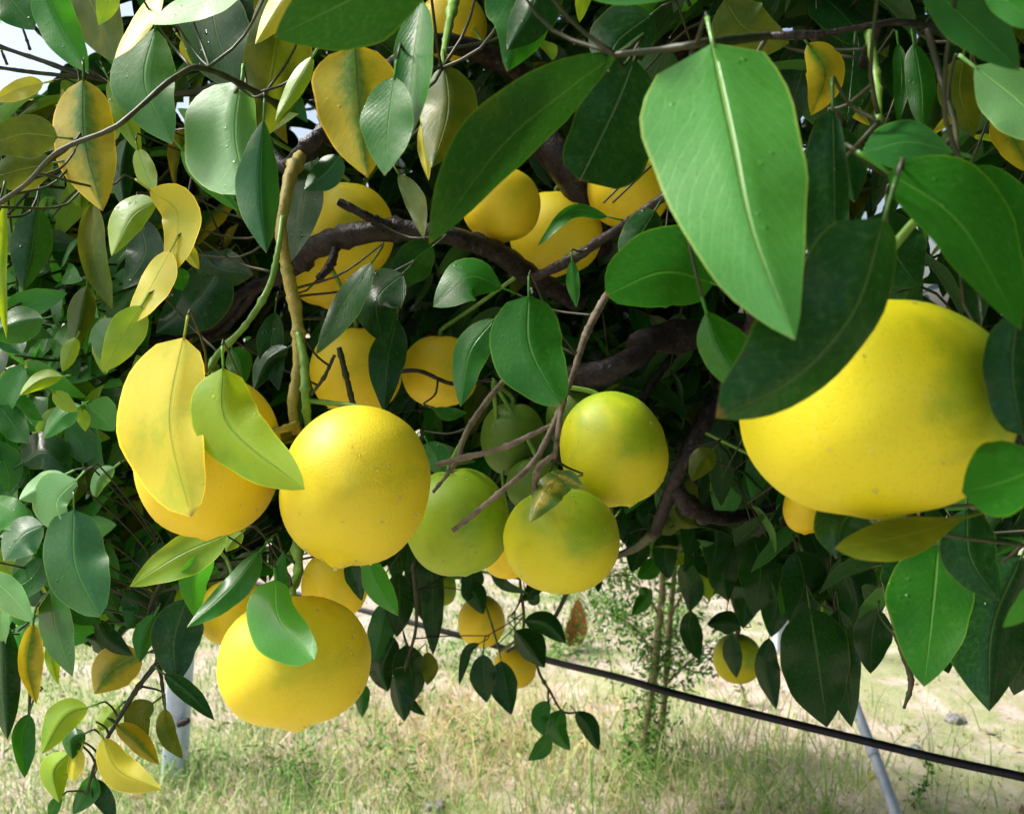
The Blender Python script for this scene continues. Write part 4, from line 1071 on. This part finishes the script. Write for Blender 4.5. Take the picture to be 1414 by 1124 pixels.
# crown above and beyond the frame, in world space (shades the interior)
def crown_world(count):
    for _ in range(count):
        x = rng.uniform(-0.5, 4.0); y = rng.uniform(0.35, 2.85); z = rng.uniform(1.0, 3.5)
        e = ((x - 1.75) / 2.45) ** 2 + ((y - 2.0) / 1.95) ** 2 + ((z - 1.9) / 1.6) ** 2
        if e > 1.0 or e < 0.30: continue
        px, py, d = proj(np.array([x, y, z]))
        inview = -60 < px < 1474 and -60 < py < 1184
        if inview and d < 1.4: continue
        ax = np.array([x - 1.75, y - 2.0, z - 1.9]) + rng.normal(0, 0.5, 3)
        spray(np.array([x, y, z]), ax, int(rng.integers(6, 10)), 0.115, kp_mid)
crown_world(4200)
def crown_sky_block(count):
    # unseen leaves added over and right of the camera to block sky light
    for _ in range(count):
        x = rng.uniform(0.25, 3.6); y = rng.uniform(-1.3, 0.6); z = rng.uniform(1.2, 3.3)
        e = ((x - 1.9) / 1.9) ** 2 + ((y - 0.6) / 1.9) ** 2 + ((z - 2.2) / 1.1) ** 2
        if e > 1.0 or math.hypot(x, y) < 0.45: continue
        px, py, d = proj(np.array([x, y, z]))
        if d > 0 and -150 < px < 1564 and -150 < py < 1274: continue
        spray(np.array([x, y, z]), np.array([x - 1.75, y - 2.0, z - 1.6]) + rng.normal(0, 0.5, 3), int(rng.integers(6, 10)), 0.115, kp_mid)
crown_sky_block(1500)
print('filler leaves', len(leaves))

# the largest in the picture become leaf parts of their own, the rest one mass
budget = max(0, 300 - n_leaf_objects)
order = sorted(range(len(leaves)), key=lambda i: -leaves[i]['size'] / (1 + 0.9 * max(0, leaves[i]['d'] - 1.0)) if leaves[i]['size'] else 0)
single = set(order[:budget])
for i in single:
    L = leaves[i]
    me = mesh_np('leaf', L['V'], grid_quads(L['rows'], 2 * L['cols'] + 1), uv=L['UV'], mats=(LM[L['k']],))
    bi, bp, bd = nearest(L['base'])
    branches[bi]['leaves'].append((me, None))
Vs, Us, Qs, Ms = [], [], [], []; off = 0
for i, L in enumerate(leaves):
    if i in single: continue
    q_ = grid_quads(L['rows'], 2 * L['cols'] + 1)
    Vs.append(L['V']); Us.append(L['UV']); Qs.append(q_ + off); Ms.append(np.full(len(q_), kind_names.index(L['k']))); off += len(L['V'])
for s_ in shoots: twigs.add(*s_)
fo = link('foliage', mesh_np('foliage', np.vstack(Vs), np.vstack(Qs), uv=np.vstack(Us), mats=[LM[k] for k in kind_names], midx=np.concatenate(Ms)), tree, kind='stuff')
tw = link('twigs', twigs.mesh('twigs', STEMD), tree, kind='stuff')

for b in branches:
    b['obj'] = link(b['name'], b['geo'].mesh(b['name'], b['mat']), tree, label=b['label'])
    for me, lab in b['leaves']:
        o = bpy.data.objects.new('leaf', me); C.objects.link(o)
        o.parent = b['obj']
        if lab: o['label'] = lab
        o.matrix_parent_inverse = Matrix.Translation(-TREE) if False else b['obj'].matrix_parent_inverse.copy() @ Matrix.Identity(4)
        o.matrix_parent_inverse = Matrix.Identity(4)

# ------------------------------------------------------------------ hose, posts, sapling
hp = [(330, 800, 3.0), (470, 835, 2.75), (600, 868, 2.4), (755, 911, 2.1), (850, 934, 1.9), (930, 957, 1.76), (1060, 990, 1.70), (1200, 1024, 1.62), (1300, 1048, 1.56), (1420, 1074, 1.5), (1600, 1115, 1.42)]
P = [W(*p) for p in hp]
hose = empty('irrigation_hose', P[5], 'black irrigation hose stretched slanting across the lower right, beaded with water', 'hose')
v, q_, t_ = tube(P, [0.0080] * 3, 12, 90)
link('tube', mesh_np('tube', v, q_, t_, mats=(HOSEM,)), hose)
PH = catmull(P, 400); gg = Geo(); r_ = np.random.default_rng(5)
for i in range(70, 390, 1):
    if r_.random() < 0.16:
        rad = r_.uniform(0.0010, 0.0026)
        bv, bq, bt = bead(rad, 1.0); gg.add(bv * [1, 1, 1.2] + PH[i] + np.array([0, 0, -0.0080 - rad * 0.5]), bq, bt)
link('water_drops', gg.mesh('water_drops', WATER), hose, kind='stuff')

def box_post(name, base, top, wx, wy, mat, label, cat, chips=0):
    b0, t0 = Vector(base), Vector(top)
    root = empty(name, b0, label, cat)
    n = 14; V = []; r_ = np.random.default_rng(int(abs(b0.x * 100)))
    for i in range(n):
        c = b0.lerp(t0, i / (n - 1))
        for sx, sy in ((-1, -1), (-0.8, -1.12), (0.8, -1.12), (1, -1), (1, 1), (-1, 1)):
            V.append((c.x + sx * wx / 2 + r_.normal(0, 0.0012), c.y + sy * wy / 2 + r_.normal(0, 0.0012), c.z))
    q = [(i * 6 + j, i * 6 + (j + 1) % 6, (i + 1) * 6 + (j + 1) % 6, (i + 1) * 6 + j) for i in range(n - 1) for j in range(6)]
    V += [tuple(t0 + Vector((0, 0, 0.01)))]
    t = [(len(V) - 1, (n - 1) * 6 + j, (n - 1) * 6 + (j + 1) % 6) for j in range(6)]
    link('shaft', mesh_np(name, np.array(V), q, t, mats=(mat,), smooth=False), root)
    return root
gb, gd = ground_at(240, 1062)
pr_ = box_post('orchard_post', (gb.x, gb.y, -0.05), (gb.x + 0.045, gb.y + 0.02, 0.56), 0.066, 0.066, POSTM, 'pale blue-white post standing in the grass at lower left', 'post')
v, q_, t_ = tube([W(246, 1000, gd - 0.06), W(256, 996, gd - 0.06), W(262, 994, gd - 0.06)], [0.012, 0.014, 0.008], 7, 6, 0.1)
link('knot', mesh_np('knot', v, q_, t_, mats=(BARK,)), pr_, label='dark knot on the post')
gb2, gd2 = ground_at(1076, 905)
box_post('orchard_post', (gb2.x, gb2.y, -0.05), (gb2.x + 0.10, gb2.y, 2.2), 0.055, 0.055, POSTM, 'far pale post glimpsed between the dark leaves at right', 'post')
gb3, gd3 = ground_at(1262, 1200)
pole = empty('leaning_pole', gb3, 'thin grey-blue pole leaning behind the hose at lower right', 'pole')
a0 = np.array(gb3); a1 = np.array(W(1185, 985, 2.75)); dirp = (a1 - a0)
v, q_, t_ = tube([a0 - dirp * 0.08, a0 + dirp * 0.5 + np.array([0.006, 0, 0]), a1, a1 + dirp * 0.9, a1 + dirp * 1.6], [0.0165] * 3, 10, 30, 0.01)
link('tube', mesh_np('tube', v, q_, t_, mats=(PIPE,)), pole)
PP_ = catmull([a0 - dirp * 0.08, a0 + dirp * 0.5 + np.array([0.006, 0, 0]), a1, a1 + dirp * 0.9, a1 + dirp * 1.6], 200)
m0 = PP_[int(np.abs(proj(PP_)[1] - 1040).argmin())]; u_ = dirp / np.linalg.norm(dirp)
v, q_, t_ = tube([m0 - u_ * 0.012, m0 + u_ * 0.012], [0.0185, 0.0185], 10, 4)
link('joint', mesh_np('joint', v, q_, t_, mats=(PIPE,)), pole)

# sapling with two thin stems and feathery leaflets
sb, sd = ground_at(893, 1052)
sap = empty('sapling', sb, 'thin two-stemmed sapling with feathery green leaflets behind the hose', 'sapling')
def P2(px, py, dd=0.0): return W(px, py, sd + dd)
stems = [
 ([P2(884, 1064), P2(893, 1000), P2(903, 930), P2(912, 850), P2(916, 780), P2(922, 700)], [0.018, 0.015, 0.014, 0.013, 0.011, 0.006], 'stem'),
 ([P2(905, 1056, 0.04), P2(914, 1000, 0.04), P2(920, 930, 0.04), P2(925, 860, 0.04), P2(932, 780, 0.02), P2(940, 700)], [0.014, 0.012, 0.012, 0.010, 0.008, 0.004], 'stem'),
 ([P2(918, 945), P2(940, 925), P2(965, 905), P2(1000, 905)], [0.007, 0.005, 0.004, 0.002], 'twig'),
 ([P2(900, 900), P2(880, 870), P2(850, 850), P2(820, 846)], [0.006, 0.004, 0.003, 0.002], 'twig'),
 ([P2(912, 850), P2(880, 810), P2(840, 790)], [0.006, 0.004, 0.002], 'twig'),
 ([P2(925, 850), P2(950, 810), P2(965, 780)], [0.006, 0.004, 0.002], 'twig'),
 ([P2(905, 780), P2(880, 740), P2(870, 720)], [0.005, 0.004, 0.002], 'twig'),
]
SAPB = simple('sapling_bark', (0.20, 0.15, 0.08), (0.34, 0.27, 0.14), 60.0, rough=0.8, bump=0.7, dist=0.003, c3=(0.16, 0.22, 0.07))
sv, sq, scol, so = [], [], [], 0
for pts, rad, nm in stems:
    v, q_, t_ = tube(pts, rad, 7, 26, 0.10, int(rad[0] * 9999))
    link(nm, mesh_np(nm, v, q_, t_, mats=(SAPB,)), sap)
def leaflets(path, count, spread, size, cols):
    """many leaflet-sized faces scattered round a path"""
    global so
    PP = catmull(path, 60)
    for _ in range(count):
        c = PP[rng.integers(60)] + rng.normal(0, spread, 3)
        a = rng.normal(0, 1, 3); a /= np.linalg.norm(a); b_ = np.cross(a, rng.normal(0, 1, 3)); b_ /= np.linalg.norm(b_)
        s = size * rng.uniform(0.5, 1.4)
        sv.append(np.array([c - a * s, c + b_ * s * 0.32, c + a * s, c - b_ * s * 0.32])); sq.append(np.arange(4) + so); so += 4
        cc = np.array(cols[rng.integers(len(cols))]) * rng.uniform(0.7, 1.3)
        scol.append(np.repeat(cc[None], 4, 0))
GC = [(0.05, 0.18, 0.02), (0.09, 0.24, 0.03), (0.15, 0.29, 0.05), (0.04, 0.12, 0.02)]
for pts, rad, nm in stems:
    leaflets(pts[len(pts) // 3:], 420 if nm == 'twig' else 380, 0.05, 0.013, GC)
leaflets([P2(890, 1040), P2(900, 980), P2(905, 930), P2(915, 880)], 1100, 0.045, 0.012, GC)
leaflets([P2(880, 1080, -0.05), P2(895, 1040, -0.05)], 400, 0.06, 0.014, GC)
link('foliage', mesh_np('foliage', np.vstack(sv), np.array(sq), col=np.vstack(scol), mats=(BLADE,), smooth=False), sap, kind='stuff')

def patches(lst):
    out = []
    for (px, py, rx) in lst:
        c_, d_ = ground_at(px, py); out.append((c_.x, c_.y, rx * 1.25))
    return out
BARE = patches([(790, 950, 0.42), (900, 965, 0.30), (1120, 1030, 0.45), (1330, 1075, 0.5), (1000, 1115, 0.22), (1250, 965, 0.6), (680, 1085, 0.18), (430, 1030, 0.16), (1180, 905, 0.7), (560, 1000, 0.15)])
LUSH = patches([(690, 1085, 0.35), (400, 1090, 0.5), (180, 1100, 0.5), (520, 1060, 0.35), (1330, 1115, 0.5), (1150, 1010, 0.2), (760, 880, 0.6), (640, 940, 0.3)])
def cover(x, y, lst):
    v = np.zeros_like(x)
    for (a, b_, r0) in lst: v = np.maximum(v, np.exp(-(((x - a) / r0) ** 2 + ((y - b_) / (r0 * 0.6)) ** 2) ** 1.5))
    return v
def bare(x, y): return 1 - 0.97 * np.clip(cover(x, y, BARE) * (0.5 + 1.1 * fbm(x * 5, y * 5, 50)) * 1.3, 0, 1)

# low leafy weeds spread over the ground
sv, sq, scol, so = [], [], [], 0
wr = np.random.default_rng(77)
WEED = [(0.10, 0.27, 0.04), (0.16, 0.36, 0.06), (0.26, 0.42, 0.10), (0.07, 0.19, 0.03)]
for k in range(210):
    if k < 90: px_, py_ = wr.uniform(620, 1010), wr.uniform(775, 930)
    else: px_, py_ = wr.uniform(-40, 1450), wr.uniform(850, 1124)
    b_, d_ = ground_at(px_, py_)
    if float(bare(np.array([b_.x]), np.array([b_.y]))[0]) < 0.5: continue
    hh = wr.uniform(0.03, 0.16) if k < 90 else wr.uniform(0.015, 0.06)
    z0 = float(gz(b_.x, b_.y))
    leaflets([(b_.x, b_.y, z0 + 0.004), (b_.x + wr.normal(0, 0.03), b_.y, z0 + hh * 0.6), (b_.x + wr.normal(0, 0.05), b_.y, z0 + hh)], 60, 0.035 if k < 90 else 0.05, 0.014, WEED)
    # keep leaflets above the soil
for a_ in sv: a_[:, 2] = np.maximum(a_[:, 2], gz(a_[:, 0], a_[:, 1]) + 0.004)
wd = link('ground_weeds', mesh_np('ground_weeds', np.vstack(sv), np.array(sq), col=np.vstack(scol), mats=(BLADE,), smooth=False), kind='stuff')
wd['label'] = 'low small-leaved green weeds spreading between the grass'; wd['category'] = 'weeds'

# young weeds with leafy wands
def wand(base, top, label, n=46, size=0.018, cols=GC):
    global sv, sq, scol, so
    root = empty('weed', base, label, 'weed', 'tall weeds in the grass')
    mid = (Vector(base) + Vector(top)) / 2 + Vector((0.02, 0, 0.0))
    v, q_, t_ = tube([base, mid, top], [0.0035, 0.003, 0.0015], 5, 12)
    link('stem', mesh_np('stem', v, q_, t_, mats=(STEMG,)), root)
    sv, sq, scol, so = [], [], [], 0
    leaflets([base, mid, top], n, 0.010, size, cols)
    link('foliage', mesh_np('foliage', np.vstack(sv), np.array(sq), col=np.vstack(scol), mats=(BLADE,), smooth=False), root, kind='stuff')
b1, d1 = ground_at(1254, 1118)
wand(b1, W(1283, 1052, d1 - 0.02), 'slim leafy weed just under the hose at right', 90, 0.012)
b1, d1 = ground_at(848, 966)
wand(b1, W(820, 840, d1), 'thin bare-stemmed weed left of the sapling', 50, 0.012)
b1, d1 = ground_at(1030, 975)
wand(b1, W(1000, 905, d1), 'low dry twiggy weed right of the sapling', 120, 0.014, [(0.2, 0.22, 0.08), (0.3, 0.26, 0.12), (0.12, 0.2, 0.05)])

# fallen leaves and crumbs of litter on the soil
fr = np.random.default_rng(91); fv, fc = [], []
for k in range(2600):
    b_, d_ = ground_at(fr.uniform(-60, 1480), fr.uniform(740, 1130))
    z0 = float(gz(b_.x, b_.y)) + fr.uniform(0.004, 0.03)
    sz = fr.uniform(0.004, 0.012) if k > 160 else fr.uniform(0.015, 0.032)
    a_ = fr.uniform(0, 6.28); e = np.array([math.cos(a_), math.sin(a_), fr.normal(0, 0.35)]) * sz; e2 = np.array([-math.sin(a_), math.cos(a_), fr.normal(0, 0.35)]) * sz * 0.4
    c_ = np.array([b_.x, b_.y, z0])
    fv.append(np.array([c_ - e, c_ + e2, c_ + e, c_ - e2]))
    cc = np.array([(0.30, 0.17, 0.08), (0.45, 0.32, 0.15), (0.14, 0.09, 0.05), (0.55, 0.46, 0.28), (0.50, 0.42, 0.06)][fr.integers(5)])
    fc.append(np.repeat(cc[None], 4, 0))
lt = link('leaf_litter', mesh_np('leaf_litter', np.vstack(fv), np.arange(len(fv) * 4).reshape(-1, 4), col=np.vstack(fc), mats=(BLADE,), smooth=False), kind='stuff')
lt['label'] = 'brown and straw-coloured fallen leaves and crumbs on the soil'; lt['category'] = 'leaf litter'

# dead orange leaf curled on the ground, dark stones
def curled(px, py, L, label, mat, up=0.07):
    b0, d0 = ground_at(px, py)
    rows = 9
    us = np.linspace(0, 1, rows)
    base = np.array([b0.x, b0.y, float(gz(b0.x, b0.y)) + 0.01])
    P = base + np.array([0.03, 0.0, L])[None] * us[:, None] + np.array([0.0, -0.05, 0])[None] * (us ** 2)[:, None]
    prof = profile(us, 0.5, 0.8, 0)
    V, UV = leaf_grid(P, None, np.repeat([[1.0, 0.25, 0]], rows, 0), np.repeat([[0.2, -1, 0.1]], rows, 0), L * 0.2, L * 0.2, prof, 0.9, rows, 3, 0.04, 4)
    V2 = V + np.array([0.0, 0.0015, 0])
    o = link('dead_leaf', mesh_np('dead_leaf', V, grid_quads(rows, 7), uv=UV, mats=(mat,)))
    o['label'] = label; o['category'] = 'dead leaf'
curled(787, 890, 0.26, 'orange-brown curled dead leaf standing in the grass left of the sapling', DEAD)
for k, (px, py, r, lab) in enumerate([(603, 1110, 0.028, 'small dark stone on bare soil at the bottom edge'), (1262, 1046, 0.03, 'dark pebble on the bare soil just below the hose'), (1318, 1002, 0.03, 'grey pebble above the hose at right'), (1000, 1112, 0.02, 'small pebble near the bottom edge under the sapling grass')]):
    b0, d0 = ground_at(px, py)
    V, q_ = fruit_rind(k + 40, 0.0); r2 = np.random.default_rng(k)
    V = V[:, :] * np.array([1.3, 1.0, 0.7]) * r * (1 + 0.15 * np.sin(V[:, [0]] * 5 + k) + 0.1 * np.sin(V[:, [1]] * 7))
    o = link('pebble', mesh_np('pebble', V + np.array([b0.x, b0.y, float(gz(b0.x, b0.y)) + r * 0.2]), q_, mats=(STONE,)))
    o['label'] = lab; o['category'] = 'stone'; o['group'] = 'stones on the soil'

# ------------------------------------------------------------------ grass and straw
def blades(n, xr, yr, hgt, width, colors, dens, lean=0.5, seed=0, arch=0.4):
    r = np.random.default_rng(seed)
    x = r.uniform(*xr, n * 3); y = yr[0] + (yr[1] - yr[0]) * r.random(n * 3) ** 1.5
    # only where the view could see, a little beyond on both sides
    keep = (np.abs(x) < 0.85 * y + 0.8) & (r.random(len(x)) < dens(x, y))
    x, y = x[keep][:n], y[keep][:n]; n = len(x)
    z = gz(x, y)
    h = hgt[0] + (hgt[1] - hgt[0]) * r.random(n) ** 2
    az = r.uniform(0, 2 * math.pi, n)
    dx, dy = np.cos(az), np.sin(az)
    ln = lean * r.random(n) + 0.05
    wv = width * r.uniform(0.6, 1.4, n) * (1 + 0.18 * y)
    fa = r.uniform(0, 2 * math.pi, n); sx, sy = np.cos(fa) * wv / 2, np.sin(fa) * wv / 2 * 0.5
    V = np.zeros((n, 7, 3)); ts = [0, 0.35, 0.7, 1.0]; ws = [1.0, 0.85, 0.5]
    for i, t_ in enumerate(ts):
        cx = x + dx * h * ln * (t_ ** 1.8) * 1.3; cy = y + dy * h * ln * (t_ ** 1.8) * 1.3
        cz = z + h * (t_ - arch * ln * t_ ** 3)
        if i < 3:
            V[:, 2 * i] = np.stack([cx - sx * ws[i], cy - sy * ws[i], cz], -1)
            V[:, 2 * i + 1] = np.stack([cx + sx * ws[i], cy + sy * ws[i], cz], -1)
        else: V[:, 6] = np.stack([cx, cy, cz], -1)
    o = np.arange(n)[:, None] * 7
    q = np.concatenate([o + [0, 1, 3, 2], o + [2, 3, 5, 4]], 0); t = o + [4, 5, 6]
    cols = np.array(colors)[r.integers(0, len(colors), n)] * r.uniform(0.75, 1.25, n)[:, None]
    cn = np.repeat(cols[:, None, :], 7, 1)
    return V.reshape(-1, 3), q, t, cn.reshape(-1, 3)
def grass_object(name, label, **k):
    V, q, t, c = blades(**k)
    o = link(name, mesh_np(name, V, q, t, col=c, mats=(BLADE,), smooth=False), kind='stuff')
    o['label'] = label; o['category'] = 'grass'
    return o
def sm(v, a, b): return np.clip((v - a) / (b - a), 0, 1) ** 2 * (3 - 2 * np.clip((v - a) / (b - a), 0, 1))
dG = lambda x, y: np.clip(0.16 + 0.84 * sm(fbm(x * 1.5 + 4, y * 2.6, 21), 0.44, 0.56) + 0.8 * cover(x, y, LUSH), 0, 1) * bare(x, y)
dS = lambda x, y: (0.05 + 0.98 * sm(fbm(x * 1.7 + 9, y * 3.0, 33), 0.46, 0.60)) * bare(x, y)
grass_object('grass', 'short fresh green grass growing in patches on the pale soil', n=170000, xr=(-9, 9), yr=(2.4, 13), hgt=(0.010, 0.052), width=0.0026,
             colors=[(0.17, 0.38, 0.07), (0.26, 0.46, 0.11), (0.11, 0.28, 0.05), (0.38, 0.50, 0.18)], dens=dG, seed=1)
grass_object('dry_grass', 'bleached straw-coloured dry grass lying between the green', n=30000, xr=(-7, 7), yr=(2.4, 10), hgt=(0.015, 0.085), width=0.0026,
             colors=[(0.66, 0.56, 0.32), (0.74, 0.66, 0.42), (0.50, 0.38, 0.20), (0.58, 0.60, 0.30)], dens=dS, seed=2, lean=1.3, arch=0.6)
def near(x0, y0, r): return lambda x, y: np.exp(-(((x - x0) / r) ** 2 + ((y - y0) / (r * 0.7)) ** 2))
c0, _ = ground_at(960, 1085)
grass_object('grass_tussock', 'long pale tussock grass around the foot of the sapling', n=5200, xr=(c0.x - 1.2, c0.x + 1.4), yr=(c0.y - 0.5, c0.y + 1.2), hgt=(0.06, 0.30), width=0.0032,
             colors=[(0.58, 0.58, 0.26), (0.34, 0.50, 0.14), (0.62, 0.56, 0.32), (0.18, 0.38, 0.07), (0.26, 0.44, 0.10)], dens=near(c0.x, c0.y + 0.05, 0.6), seed=3, lean=1.2, arch=0.6)
c1, _ = ground_at(650, 1010)
grass_object('grass_tussock', 'reddish straw tussock left of the hanging sprig', n=3600, xr=(c1.x - 1, c1.x + 1), yr=(c1.y - 0.6, c1.y + 0.8), hgt=(0.06, 0.22), width=0.003,
             colors=[(0.66, 0.52, 0.28), (0.72, 0.64, 0.36), (0.50, 0.36, 0.18), (0.55, 0.60, 0.26)], dens=near(c1.x, c1.y, 0.5), seed=4, lean=1.5, arch=0.7)
c2, _ = ground_at(290, 1075)
grass_object('grass_tussock', 'pale seeding grass near the foot of the left post', n=4200, xr=(c2.x - 1.2, c2.x + 1.0), yr=(c2.y - 0.3, c2.y + 1.2), hgt=(0.05, 0.20), width=0.003,
             colors=[(0.50, 0.60, 0.26), (0.66, 0.66, 0.42), (0.24, 0.44, 0.10), (0.55, 0.46, 0.28), (0.20, 0.40, 0.08)], dens=near(c2.x, c2.y + 0.1, 0.6), seed=6, lean=1.0, arch=0.6)
print('objects', len(bpy.data.objects))
